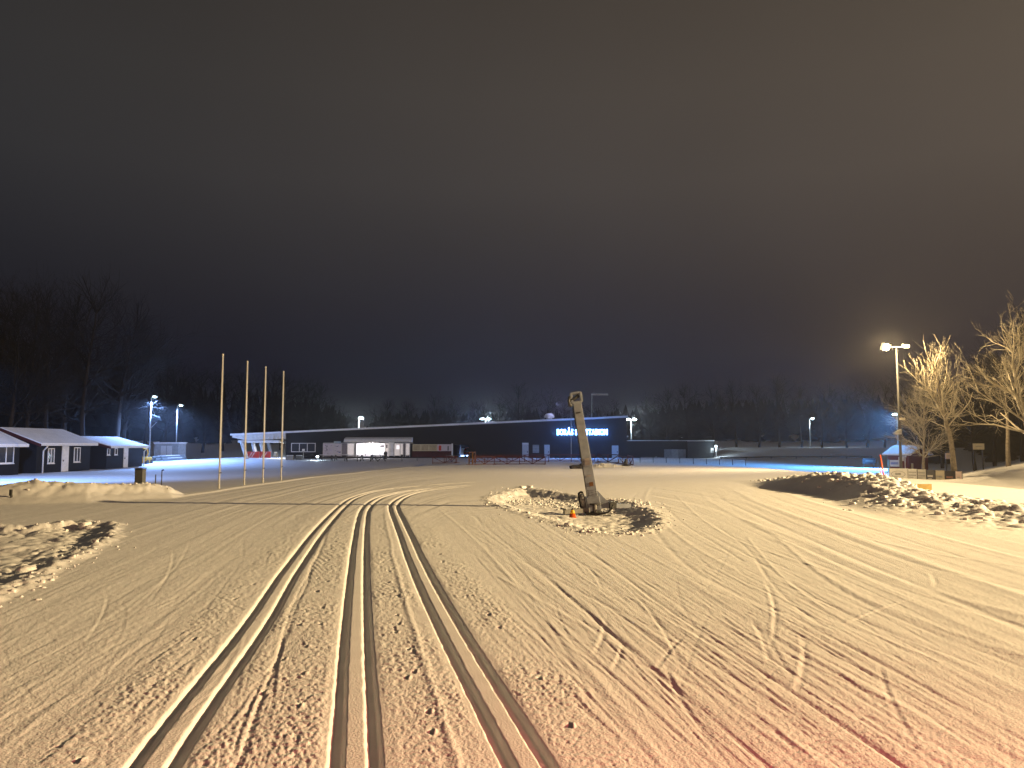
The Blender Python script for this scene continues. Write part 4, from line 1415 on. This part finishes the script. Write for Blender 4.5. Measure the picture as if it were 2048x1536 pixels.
tbox(mb, .215, .25, .03 * sg_ - .05, .03 * sg_ + .07, -.171, -.163)
mb.build('rust_patch', M['rust'], tower)
for k in range(6):
    mb = MB()
    for u in (-.125, .105):
        tbox(mb, .14 + .02 * (k // 2) + .25 * (k % 2), .148 + .02 * (k // 2) + .25 * (k % 2), u, u + .02, -.185, -.16)
    mb.build('bolt', M['darksteel'], tower)
mb = MB().tube([tpt(t_, -.165 * sg_ + .02 * sg_ * t_, -.13 + .01 * math.sin(t_ * 25)) for t_ in np.linspace(.2, .93, 14)], .014, 6)
mb.build('cable', M['rubber'], tower, smooth=True)
mb = MB()
tbox(mb, .40, .46, -.08, .06, -.160, -.156)
mb.build('label_plate', M['steel'], tower)
# ram on the left side
mb = MB().tube([tpt(.04, -.30 * sg_, -.06), tpt(.165, -.325 * sg_, -.06)], .085, 10)
mb.build('ram_cylinder', M['steel'], tower, smooth=True)
mb = MB().tube([tpt(.03, -.385 * sg_, -.07), tpt(.14, -.41 * sg_, -.07), tpt(.172, -.385 * sg_, -.07), tpt(.18, -.325 * sg_, -.07), tpt(.17, -.26 * sg_, -.07)], .035, 8)
mb.build('ram_hose', M['rubber'], tower, smooth=True)
# pedestal and outriggers
MB().lathe((tb.x, TY, zf - .02), [(.29, 0), (.27, .06), (.20, .12), (.19, .28), (.24, .31), (.24, .35)], 14).build('pedestal', M['darksteel'], tower)
MB().tube([(tb.x, TY - .27, zf), (tb.x, TY - .27, zf + .3)], .04, 8).build('valve', M['steel'], tower)
MB().bar((tb.x - .18, TY - .12, zf + .13), (tb.x - .95, TY - .35, zf + .09), .16, .13).build('outrigger', M['grey'], tower)
MB().bar((tb.x - .93, TY - .34, zf + .17), (tb.x - 1.02, TY - .37, zf + .19), .22, .05).build('outrigger_foot', M['darksteel'], tower)
MB().bar((tb.x + .18, TY + .1, zf + .26), (tb.x + 1.15, TY + .5, zf + .20), .16, .13).build('outrigger', M['gun'], tower)
MB().bar((tb.x + .42, TY + .0, zf + .27), (tb.x + .62, TY + .08, zf + .26), .26, .19).build('coupling', M['darksteel'], tower)
MB().bar((tb.x - .3, TY - .3, zf + .03), (tb.x + .3, TY - .3, zf + .03), .10, .06).build('skid', M['darksteel'], tower)
hz = thing('black_hose', 'short curved black hose end lying at the foot of the tower', 'hose', (tb.x + .3, TY - .4, zf))
MB().tube([(tb.x - .34, TY - .42, zf + .08), (tb.x - .25, TY - .42, zf + .04), (tb.x - .05, TY - .45, zf + .05), (tb.x + .2, TY - .45, zf + .05), (tb.x + .36, TY - .42, zf + .09), (tb.x + .47, TY - .38, zf + .19), (tb.x + .53, TY - .36, zf + .30)], .028, 8).build('hose', M['rubber'], hz, smooth=True)
q = at(1145, 1036, 22.6)
cz_ = gz(q.x, 22.6)
cone = thing('traffic_cone', 'small traffic cone, orange below and yellow above, beside the tower foot', 'cone', (q.x, 22.6, cz_))
MB().lathe((q.x, 22.6, cz_), [(.125, 0), (.125, .015), (.105, .02), (.075, .135)], 16).build('cone_base', M['conered'], cone, smooth=True)
MB().lathe((q.x, 22.6, cz_ + .135), [(.076, 0), (.040, .105)], 16).build('yellow_band', M['coneyellow'], cone, smooth=True)
MB().lathe((q.x, 22.6, cz_ + .24), [(.039, 0), (.025, .05), (.018, .055)], 16).build('tip', M['print'], cone, smooth=True)
for k, (px, py) in enumerate(((1213, 1033), (1222, 1031))):
    q = onplane(px, py, zf)
    MB().bar(q + Vector((-.1, 0, .02)), q + Vector((.12, -.03, .03)), .05, .03).build('peg', M['wood'], tower)

# ------------------------------------------------------------------ right side: mast, hut, boards, stakes
mx0, my0 = MAST[0] + .15, MAST[1]
mz = gz(mx0, my0)
fm = thing('floodlight_mast', 'tall thin steel mast with blazing yellow floodlight beside the bare tree', 'floodlight', (mx0, my0, mz))
topz = MAST[2]
MB().tube([(mx0, my0, mz - .2), (mx0, my0, topz)], .11, 10, .06).build('pole', M['mast'], fm, smooth=True)
MB().bar((mx0 - .85, my0 - .1, topz - .04), (mx0 + .75, my0 - .1, topz - .04), .08).build('crossarm', M['steel'], fm)
MB().box((mx0 - .95, my0 - .3, topz - .05), (.78, .30, .58), rx=R(25), rz=R(25)).build('lamp_head', M['darksteel'], fm, bevel=.03)
MB().tube([(mx0 - 1.0, my0 - .44, topz - .06), (mx0 - 1.04, my0 - .52, topz - .12)], .25, 18).build('lamp_glass', M['lampwarm'], fm)
MB().box((mx0 + .62, my0 - .2, topz + .03), (.45, .34, .26), rx=R(20)).build('lamp_head', M['offwhite'], fm, bevel=.03)
MB().box((mx0 + .62, my0 - .40, topz + .0), (.16, .02, .12)).build('lamp_glass', M['lampdim'], fm)
p = at(1803, 838, my0)
MB().box((p.x - .05, my0 - .2, p.z), (.32, .25, .18)).build('speaker', M['cream'], fm)
p = at(1803, 866, my0)
MB().prism([(mx0, my0 - .02, p.z + .3), (mx0 - .55, my0 - .02, p.z), (mx0 - .5, my0 - .02, p.z - .12), (mx0, my0 - .02, p.z - .1)], (0, -.3, 0)).build('horn', M['steel'], fm)
MB().tube([(mx0 - .38, my0 - .15, p.z - .2), (mx0 - .3, my0 - .15, p.z - .45), (mx0, my0 - .1, p.z - .62)], .03, 6).build('bracket', M['steel'], fm)

# hut
HY = 72.0
hb = gz(30, HY) - .1
ca, cb, cc = at(1776, 940, HY + .9), at(1818, 940, HY - .6), at(1857, 940, HY + 1.6)
A, B, C_ = Vector((ca.x, ca.y, hb)), Vector((cb.x, cb.y, hb)), Vector((cc.x, cc.y, hb))
Dv = A + (C_ - B)
ez_, rz_ = at(1800, 909, HY).z, at(1815, 894, HY + 1).z
hut = thing('red_hut', 'small red hut with snowy gable roof behind the advertising boards', 'hut', (B.x, B.y, hb))
mB, mA = (B + C_) / 2, (A + Dv) / 2
up = Vector((0, 0, 1))
w = MB()
w.add([A, B, C_, Dv] + [Vector((q.x, q.y, ez_)) for q in (A, B, C_, Dv)] + [Vector((mB.x, mB.y, rz_)), Vector((mA.x, mA.y, rz_))],
      [(0, 1, 5, 4), (1, 2, 6, 8, 5), (2, 3, 7, 6), (3, 0, 4, 9, 7), (4, 5, 8, 9), (6, 7, 9, 8)])
w.build('wall', M['redwood'], hut)
dE = (B - A).normalized() * .35
dG = (C_ - B).normalized() * .3
rf = MB()
drop = (rz_ - ez_) * .3 / ((C_ - B).length / 2)
def RP(v, z): return Vector((v.x, v.y, z))
r1 = [RP(A - dE - dG, ez_ - drop + .03), RP(B + dE - dG, ez_ - drop + .03), RP(mB + dE, rz_ + .03), RP(mA - dE, rz_ + .03)]
r2 = [RP(Dv - dE + dG, ez_ - drop + .03), RP(C_ + dE + dG, ez_ - drop + .03), RP(mB + dE, rz_ + .031), RP(mA - dE, rz_ + .031)]
for r_ in (r1, r2):
    rf.add(r_ + [q + up * .13 for q in r_], [(0, 1, 2, 3), (7, 6, 5, 4), (0, 4, 5, 1), (1, 5, 6, 2), (2, 6, 7, 3), (3, 7, 4, 0)])
rf.build('roof', M['roofsnow'], hut)
nrm = Vector(((B - A).normalized().y, -(B - A).normalized().x, 0))
if nrm.y > 0: nrm = -nrm


def wallplate(a, b, z0, z1, name, m, par, off=.02, th=.03):
    """plate on the hut's eave wall between fractions a..b"""
    p0, p1 = A + (B - A) * a + nrm * off, A + (B - A) * b + nrm * off
    mb = MB().add([RP(p0, z0), RP(p1, z0), RP(p1, z1), RP(p0, z1)] + [RP(p0 + nrm * th, z0), RP(p1 + nrm * th, z0), RP(p1 + nrm * th, z1), RP(p0 + nrm * th, z1)], [(0, 1, 2, 3), (7, 6, 5, 4), (0, 4, 5, 1), (1, 5, 6, 2), (2, 6, 7, 3), (3, 7, 4, 0)])
    return mb.build(name, m, par)


def hz_(py): return EYE + (889 - py) * HY / FOC


sgn = wallplate(.12, .56, hz_(933), hz_(920), 'wall_sign', M['white'], hut)
wallplate(.16, .53, hz_(925.3), hz_(924), 'sign_print', M['printblue'], hut, .055, .01)
wallplate(.16, .53, hz_(928.5), hz_(926.5), 'sign_print', M['printblue'], hut, .055, .01)
wn_ = wallplate(.54, .78, hz_(921.5), hz_(914), 'window', M['white'], hut, .02, .05)
wallplate(.60, .71, hz_(919.3), hz_(916.3), 'pane', M['glass'], hut, .075, .01)
wallplate(.70, .92, hz_(914.5), hz_(909), 'wall_sign', M['white'], hut, .08, .03)
wallplate(.74, .88, hz_(912.3), hz_(911), 'sign_print', M['print'], hut, .115, .01)
wallplate(.82, .86, hz_(941), hz_(915), 'corner_board', M['white'], hut, .02, .04)
wallplate(.0, .10, hz_(940), hz_(919), 'shutter', mat('blue green shutter', (.20, .32, .30), .6), hut, .02, .04)
g1 = B + (C_ - B) * .05
MB().bar(RP(g1 + Vector((.0, -.35, 0)), hb), RP(g1 + Vector((.05, -.35, 0)), hz_(926)), .14).build('corner_post', M['cream'], hut)

# advertising boards
BYY = 57.0
xs = [(1778, 1815.5, 'white', 'white advertising board with oval emblem, leftmost below the hut'), (1816, 1834, 'white', 'white advertising board with rows of print left of the mast foot'), (1835, 1852, 'white2', 'greyish white advertising board just right of the mast foot'), (1853.5, 1870, 'bannergrey', 'charcoal advertising board between the white and cream boards'), (1871, 1889.5, 'cream', 'cream advertising board between two dark boards'), (1890.5, 1911, 'bannerdark', 'black advertising board with reddish lettering beside the tree foot'), (1911.5, 1924, 'pinkboard', 'pale pink board end right of the black board')]
for k, (a, b, m, lab) in enumerate(xs):
    Ya = 57.5 - .55 * k
    Yb2 = Ya - .5
    pa, pb = at(a, 936.5 + 1.05 * k, Ya), at(b, 937.3 + 1.05 * k, Yb2)
    hgt = .93
    t = thing('advertising_board', lab, 'banner', (pa.x, Ya, pa.z - hgt), 'advertising boards along the track')
    mm = M['offwhite'] if m == 'white2' else M[m]
    d = (pb - pa)
    d.z = 0
    nn = Vector((d.y, -d.x, 0)).normalized()
    if nn.y > 0: nn = -nn
    def plate(fa, fb, za, zb, name, mat_, off=0.0, th=.03):
        q0, q1 = pa + d * fa + nn * off, pa + d * fb + nn * off
        z0, z1 = pa.z - hgt + za, pa.z - hgt + zb
        return MB().add([RP(q0, z0), RP(q1, z0), RP(q1, z1), RP(q0, z1)] + [RP(q0 + nn * th, z0), RP(q1 + nn * th, z0), RP(q1 + nn * th, z1), RP(q0 + nn * th, z1)], [(0, 1, 2, 3), (7, 6, 5, 4), (0, 4, 5, 1), (1, 5, 6, 2), (2, 6, 7, 3), (3, 7, 4, 0)]).build(name, mat_, t)
    plate(0, 1, 0, hgt, 'board', mm)
    ink = M['offwhite'] if 'grey' in m else (mat('rusty lettering', (.24, .12, .09), .6) if m == 'bannerdark' else M['steel'])
    if k == 0:
        mb = MB()
        q = pa + d * .48 + nn * .035
        ring = []
        for j in range(24):
            a0, a1 = 2 * math.pi * j / 24, 2 * math.pi * (j + 1) / 24
            e0 = q + d.normalized() * .46 * math.cos(a0) + Vector((0, 0, -.42 + .22 * math.sin(a0)))
            e1_ = q + d.normalized() * .46 * math.cos(a1) + Vector((0, 0, -.42 + .22 * math.sin(a1)))
            mb.bar(e0, e1_, .03)
        mb.build('emblem', ink, t)
        plate(.32, .62, .44, .60, 'print', ink, .033, .01)
        plate(.25, .75, .17, .23, 'print', ink, .033, .01)
    elif m in ('white', 'white2'):
        for zz in ((.66, .72), (.44, .50), (.30, .34)):
            plate(.08, .9 if zz[0] > .4 else .6, zz[0], zz[1], 'print', ink, .033, .01)
    elif m == 'pinkboard':
        plate(.2, .7, .5, .56, 'print', ink, .033, .01)
    else:
        plate(.1, .75, .42, .56, 'print', ink, .033, .01)
        plate(.2, .6, .28, .33, 'print', ink, .033, .01)
    for fa in (.02, .98):
        q = pa + d * fa
        MB().bar(RP(q, pa.z - hgt - .3), RP(q, pa.z - .03), .05).build('post', M['darksteel'], t)

# orange stakes
for k, (a, b, Yk, lab) in enumerate((((1760.5, 911), (1770, 966), 30.5, 'taller orange stake leaning left behind the snow mound'), ((1759.5, 938), (1765, 967), 31.2, 'shorter orange stake left of the taller one'))):
    p, q = at(*a, Yk), at(*b, Yk)
    q = Vector((q.x, q.y, gz(q.x, q.y) - .2)) if False else q + (q - p) * .12
    t = thing('orange_stake', lab, 'stake', q, 'orange marker stakes')
    MB().tube([q, p], .034, 8, .026).build('stick', M['orange'], t, smooth=True)
    MB().tube([p, p + (p - q).normalized() * .04], .03, 8, .012).build('tip', M['orange'], t)
pa = at(1847, 975, 27.0)
yb = thing('yellow_board', 'yellow plywood board standing half buried behind the snow lumps', 'board', pa)
MB().box((pa.x, 27.0, pa.z - .08), (.53, .05, .40), rz=R(-6)).build('panel', M['yellowwood'], yb)
for s in (-.23, .23):
    MB().box((pa.x + s, 27.04, pa.z - .12), (.05, .05, .42), rz=R(-6)).build('post', M['wood'], yb)
# boards under the wood edge
for k, (px, py, w_, h_, Yk, m, lab) in enumerate(((1673, 912, 23, 11.5, 106, 'white', 'blank white board standing on the far bank left of the hut'), (1738, 922, 26, 11, 84, 'bannerdark', 'dark equipment box on the far bank just left of the hut'), (1898, 912, 14, 12, 66, 'pinkboard', 'pale notice board on the slope behind the bare tree'), (1957, 893, 22, 12, 66, 'cream', 'dim beige board on the slope among the right hand trees'))):
    p = at(px, py, Yk)
    g = gz(p.x, Yk)
    t = thing('notice_board', lab, 'board', (p.x, Yk, g))
    W2, H2 = w_ * Yk / FOC / 2, h_ * Yk / FOC / 2
    MB().bx(p.x - W2, p.x + W2, Yk - .04, Yk + .04, p.z - H2, p.z + H2).build('panel', M[m], t)
    MB().bx(p.x - W2 * .6, p.x + W2 * .6, Yk - .052, Yk - .042, p.z - H2 * .1, p.z + H2 * .15).build('print', M['steel'], t)
    for s in (-.8, .8):
        MB().bx(p.x + s * W2 - .04, p.x + s * W2 + .04, Yk + .045, Yk + .12, min(g, p.z - H2) - .3, p.z + H2 * .8).build('post', M['darksteel'], t)
# plank wall along the far bank
rl = thing('bank_rail', 'low dark plank edge along the far side of the blue lit field', 'fence', (at(1600, 918, 103).x, 103, 0))
prev = None
for px in (1440, 1490, 1540, 1590, 1640, 1690, 1740):
    x = (px - 1024) / FOC * 103
    z = gz(x, 103)
    MB().bx(x - .05, x + .05, 102.95, 103.05, z - .2, z + .3).build('post', M['darksteel'], rl)
    if prev:
        MB().bar((prev[0], 102.9, prev[1] + .2), (x, 102.9, z + .2), .05, .16).build('plank', M['wood'], rl)
    prev = (x, z)


# ------------------------------------------------------------------ trees
def tree_segments(seed, height, trunk_r, first=.3, spread=1.0, levels=4, density=1.0, upward=.5, lean=(0, 0)):
    rr = random.Random(seed)
    trunk, br = [], []

    def rv(s): return Vector((rr.gauss(0, s), rr.gauss(0, s), rr.gauss(0, s)))

    def branch(p, d, L, r, lev):
        n = 4 if lev <= 2 else 3
        q = p.copy()
        seg = L / n
        for i in range(n):
            d = (d + rv(.16) + Vector((0, 0, upward * .17))).normalized()
            nx = q + d * seg
            r2 = max(r * (1 - .62 * (i + 1) / n), .006)
            rc = max(r * (1 - .62 * i / n), .006)
            br.append((q, nx, rc, r2, lev))
            if lev < levels:
                k = rr.choice((1, 2, 2)) if rr.random() < density else 0
                if lev >= 2 and rr.random() < .5 * density: k += 1
                for _ in range(k):
                    a = rr.uniform(0, 2 * math.pi)
                    o = d.orthogonal()
                    o = (o * math.cos(a) + d.cross(o) * math.sin(a)).normalized()
                    ang_ = rr.uniform(.45, .95)
                    nd = (d * math.cos(ang_) + o * math.sin(ang_)).normalized()
                    branch(q + (nx - q) * rr.random(), nd, L * rr.uniform(.42, .68), max(rc * .55, .006), lev + 1)
            q = nx

    n = 14
    q = Vector((0, 0, -.3))
    d = Vector((lean[0], lean[1], 1)).normalized()
    for i in range(n):
        t = i / n
        d = (d + rv(.045) + Vector((0, 0, .05))).normalized()
        nx = q + d * (height * .82 / n)
        r1, r2 = trunk_r * (1 - .85 * t) + .012, trunk_r * (1 - .85 * (i + 1) / n) + .012
        trunk.append((q, nx, r1, r2, 0))
        if t >= first:
            m = rr.choice((1, 2, 2, 3))
            for _ in range(m):
                a = rr.uniform(0, 2 * math.pi)
                el = R(rr.uniform(22, 55)) * (0.6 + .8 * t)
                nd = Vector((math.cos(a) * math.cos(el), math.sin(a) * math.cos(el), math.sin(el)))
                tt_ = (t - first) / (1 - first)
                L = height * spread * (.16 + .22 * math.sin(math.pi * min(1, tt_ * .8 + .22)))
                branch(q + (nx - q) * rr.random(), nd, L * rr.uniform(.7, 1.1), r1 * rr.uniform(.35, .55), 1)
        q = nx
    for _ in range(4):
        branch(q, (d + rv(.35)).normalized(), height * .2, .05, 2)
    return trunk, br


def seg_mesh(name, segs, m, sides=None):
    P0 = np.array([s[0][:] for s in segs])
    P1 = np.array([s[1][:] for s in segs])
    r0_ = np.array([s[2] for s in segs])
    r1_ = np.array([s[3] for s in segs])
    lev = np.array([s[4] for s in segs])
    vs_, fs, base = [], [], 0
    for n, sel in ((7, lev == 0), (5, lev == 1), (3, lev >= 2)):
        if not sel.any(): continue
        a, b = P0[sel], P1[sel]
        d = b - a
        d /= np.maximum(np.linalg.norm(d, axis=1, keepdims=True), 1e-9)
        ref = np.where(np.abs(d[:, 2:3]) < .9, np.array([[0, 0, 1.]]), np.array([[1., 0, 0]]))
        x = np.cross(d, ref)
        x /= np.linalg.norm(x, axis=1, keepdims=True)
        y = np.cross(d, x)
        k = np.arange(n) * 2 * np.pi / n
        c, s_ = np.cos(k), np.sin(k)
        off = x[:, None] * c[None, :, None] + y[:, None] * s_[None, :, None]
        v = np.concatenate([a[:, None] + off * r0_[sel][:, None, None], b[:, None] + off * r1_[sel][:, None, None]], 1)
        cnt = len(a)
        vs_.append(v.reshape(-1, 3))
        i0 = base + np.arange(cnt)[:, None] * 2 * n
        kk = np.arange(n)[None]
        fs.append(np.stack([i0 + kk, i0 + (kk + 1) % n, i0 + n + (kk + 1) % n, i0 + n + kk], -1).reshape(-1, 4))
        base += cnt * 2 * n
    return np_mesh(name, np.vstack(vs_), np.vstack(fs), m, True)


def tree_proto(name, seed, height, trunk_r, bm, tm, **kw):
    tr, br = tree_segments(seed, height, trunk_r, **kw)
    return seg_mesh('trunk', tr, bm), seg_mesh('crown', br, tm)


def plant(meshes, label, x, y, rz=0.0, sc=1.0, group=None, cat='tree', name='bare_tree', dz=0.0):
    t = thing(name, label, cat, (x, y, gz(x, y) - .1 + dz), group, rz)
    t.scale = (sc, sc, sc) if not isinstance(sc, tuple) else sc
    for nm, me in zip(('trunk', 'crown'), meshes):
        o = bpy.data.objects.new(nm, me)
        COL.objects.link(o)
        o.parent = t
    return t


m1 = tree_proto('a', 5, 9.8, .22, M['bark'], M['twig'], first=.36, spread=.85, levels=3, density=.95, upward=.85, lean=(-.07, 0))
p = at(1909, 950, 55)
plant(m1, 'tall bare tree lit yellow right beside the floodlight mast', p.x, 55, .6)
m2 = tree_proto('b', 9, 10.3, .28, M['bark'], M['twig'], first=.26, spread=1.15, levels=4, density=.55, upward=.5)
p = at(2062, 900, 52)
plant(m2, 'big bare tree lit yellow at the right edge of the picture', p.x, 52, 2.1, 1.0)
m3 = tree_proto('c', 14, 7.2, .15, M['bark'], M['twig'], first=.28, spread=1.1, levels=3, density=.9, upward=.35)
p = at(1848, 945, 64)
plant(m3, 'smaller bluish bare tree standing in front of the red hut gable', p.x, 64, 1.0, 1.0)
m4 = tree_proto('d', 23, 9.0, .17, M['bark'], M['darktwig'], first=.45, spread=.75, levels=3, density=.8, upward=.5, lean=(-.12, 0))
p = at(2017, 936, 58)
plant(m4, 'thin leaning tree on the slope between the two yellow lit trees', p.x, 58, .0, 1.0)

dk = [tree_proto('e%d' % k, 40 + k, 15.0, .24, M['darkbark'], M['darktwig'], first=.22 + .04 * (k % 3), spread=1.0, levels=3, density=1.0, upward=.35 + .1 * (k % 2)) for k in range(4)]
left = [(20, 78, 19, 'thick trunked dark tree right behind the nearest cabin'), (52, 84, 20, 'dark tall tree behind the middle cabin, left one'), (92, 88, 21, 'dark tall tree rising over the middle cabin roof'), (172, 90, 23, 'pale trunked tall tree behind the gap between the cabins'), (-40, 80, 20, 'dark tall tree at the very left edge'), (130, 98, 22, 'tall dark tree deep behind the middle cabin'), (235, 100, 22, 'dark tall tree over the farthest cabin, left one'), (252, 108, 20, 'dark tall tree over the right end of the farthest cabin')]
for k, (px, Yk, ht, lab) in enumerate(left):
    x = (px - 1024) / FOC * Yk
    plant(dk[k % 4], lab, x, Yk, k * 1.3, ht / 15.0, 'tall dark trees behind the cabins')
tg = 'dark trees in the wood behind the building'
G1, G2, G3 = 'dark trees left of the building', 'dark trees beyond the black roof', 'dark trees between annex and hut'
row = [
    (300, 672, 125, 'tall dark tree directly behind the nearest lamp post', G1), (335, 700, 132, 'dark tree between the two white lamp posts', G1),
    (372, 735, 138, 'dark tree just right of the second lamp post', G1), (410, 742, 142, 'dark tree left of the nearest flagpole, far back', G1),
    (450, 738, 145, 'dark tree directly behind the nearest flagpole', G1), (490, 745, 148, 'dark tree directly behind the second flagpole', G1),
    (530, 740, 146, 'dark tree directly behind the third flagpole', G1), (565, 748, 150, 'dark tree directly behind the farthest flagpole', G1),
    (600, 755, 150, 'dark tree just right of the farthest flagpole', G1), (636, 768, 152, 'dark tree above the three pane window', G1),
    (668, 800, 155, 'lowest dark tree left of the gap before the chimney', G1),
    (775, 796, 160, 'first dark tree right of the chimney lamp', G2), (820, 800, 165, 'dark tree above the right end of the entrance roof', G2),
    (870, 792, 162, 'dark tree above the brown kiosk window', G2), (915, 795, 168, 'dark tree above the open passage', G2),
    (960, 800, 165, 'dark tree just left of the double lamp on the roof', G2), (1005, 795, 160, 'dark tree just right of the double lamp on the roof', G2),
    (1040, 771, 150, 'tallest dark tree beyond the roof, left of the vent', G2), (1085, 780, 155, 'dark tree behind the round roof vent', G2),
    (1125, 800, 160, 'dark tree just left of the tower head', G2), (1170, 806, 165, 'dark tree between tower head and roof goalpost', G2),
    (1225, 800, 168, 'dark tree just right of the roof goalpost', G2),
    (1300, 790, 150, 'dark tree right of the double lamp over the annex', G3), (1335, 775, 145, 'dark tree above the middle of the annex roof', G3),
    (1380, 765, 140, 'dark tree above the right half of the annex', G3), (1425, 772, 138, 'dark tree behind the lamp at the annex corner', G3),
    (1470, 760, 140, 'first dark tree to the right of the annex', G3), (1515, 765, 132, 'second dark tree to the right of the annex', G3),
    (1555, 750, 135, 'tallest dark tree left of the small distant lamp', G3), (1600, 772, 140, 'dark tree touching the small distant lamp on its left', G3),
    (1640, 765, 128, 'dark tree just right of the small distant lamp', G3), (1690, 768, 118, 'dark tree behind the blank white board', G3),
    (1730, 760, 124, 'dark tree halfway between the blank white board and the hut', G3), (1765, 765, 120, 'dark tree next to the red hut on its left', G3)]
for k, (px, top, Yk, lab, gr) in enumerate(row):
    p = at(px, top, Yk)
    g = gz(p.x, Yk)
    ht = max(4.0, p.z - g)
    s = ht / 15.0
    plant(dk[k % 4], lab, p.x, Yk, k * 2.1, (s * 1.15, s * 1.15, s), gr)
rgt = [(1832, 78, 10.5, 'dark tree behind the red hut roof'), (1880, 82, 11, 'dark tree behind the tall yellow tree'), (1945, 74, 11, 'dark tree on the slope left of the leaning tree'), (1985, 84, 13, 'dark tree high on the slope near the right edge'), (2040, 80, 14, 'dark tree behind the big tree at the right edge'), (2090, 70, 14, 'dark tree at the outer right of the slope')]
for k, (px, Yk, ht, lab) in enumerate(rgt):
    x = (px - 1024) / FOC * Yk
    plant(dk[(k + 1) % 4], lab, x, Yk, k * 1.7, ht / 15.0, 'dark trees on the right hand slope')

# far wood, one mass of spruces
rg2 = np.random.RandomState(5)
vs_, fs, base = [], [], 0


def spruce(x, y, z, hgt, rad_, n=9, tiers=6):
    global base
    for t in range(tiers):
        f0 = t / tiers
        zb, zt = z + hgt * (.06 + .84 * f0), z + hgt * (.06 + .84 * f0 + .30)
        rr = rad_ * (1 - f0) ** .85 + .12
        a = np.arange(2 * n) * np.pi / n + rg2.rand() * 6
        r_ = rr * np.where(np.arange(2 * n) % 2, .55, 1.0) * rg2.uniform(.75, 1.2, 2 * n)
        ring = np.stack([x + r_ * np.cos(a), y + r_ * np.sin(a), zb + rg2.uniform(-.25, .15, 2 * n) * hgt * .06], -1)
        vs_.append(np.vstack([ring, [[x, y, min(zt, z + hgt)]]]))
        k = np.arange(2 * n)
        fs.append(np.stack([base + k, base + (k + 1) % (2 * n), np.full(2 * n, base + 2 * n)], -1))
        base += 2 * n + 1


for _ in range(620):
    px = rg2.uniform(-250, 2300)
    Yk = rg2.uniform(172, 250)
    x = (px - 1024) / FOC * Yk
    top = np.interp(px, [-250, 0, 220, 330, 420, 560, 660, 720, 770, 1000, 1040, 1120, 1300, 1500, 1750, 2048, 2300], [640, 660, 690, 735, 765, 772, 800, 838, 815, 812, 800, 818, 800, 790, 785, 760, 740])
    z = gz(x, Yk)
    zt = at(px, top + rg2.uniform(0, 26), Yk).z
    spruce(x, Yk, z - .5, max(5.0, zt - z), rg2.uniform(2.0, 3.6))
for _ in range(60):
    px = rg2.uniform(-600, -60)
    Yk = rg2.uniform(95, 170)
    x = (px - 1024) / FOC * Yk
    spruce(x, Yk, gz(x, Yk) - .5, rg2.uniform(12, 20), rg2.uniform(2.0, 3.6))
for _ in range(120):
    px = rg2.uniform(1830, 2700)
    Yk = rg2.uniform(95, 170)
    x = (px - 1024) / FOC * Yk
    spruce(x, Yk, gz(x, Yk) - .5, rg2.uniform(7, 13), rg2.uniform(2.0, 3.4))
fw = np_mesh('far_forest', np.vstack(vs_), np.zeros((0, 4), np.int32), M['needles'], False, np.vstack(fs))
o = bpy.data.objects.new('far_forest', fw)
COL.objects.link(o)
o['kind'] = 'stuff'

# ------------------------------------------------------------------ frosty air
hm = bpy.data.materials.new('frosty air')
hm.use_nodes = True
nt = hm.node_tree
nt.nodes.clear()
out = nt.nodes.new('ShaderNodeOutputMaterial')
pv = nt.nodes.new('ShaderNodeVolumePrincipled')
pv.inputs['Color'].default_value = (0.92, 0.92, 0.95, 1)
pv.inputs['Density'].default_value = 0.0006
pv.inputs['Anisotropy'].default_value = 0.7
nt.links.new(pv.outputs['Volume'], out.inputs['Volume'])
hz0 = MB().bx(-950, 950, -950, 950, -4, 48).build('haze', hm)
hz0['kind'] = 'stuff'
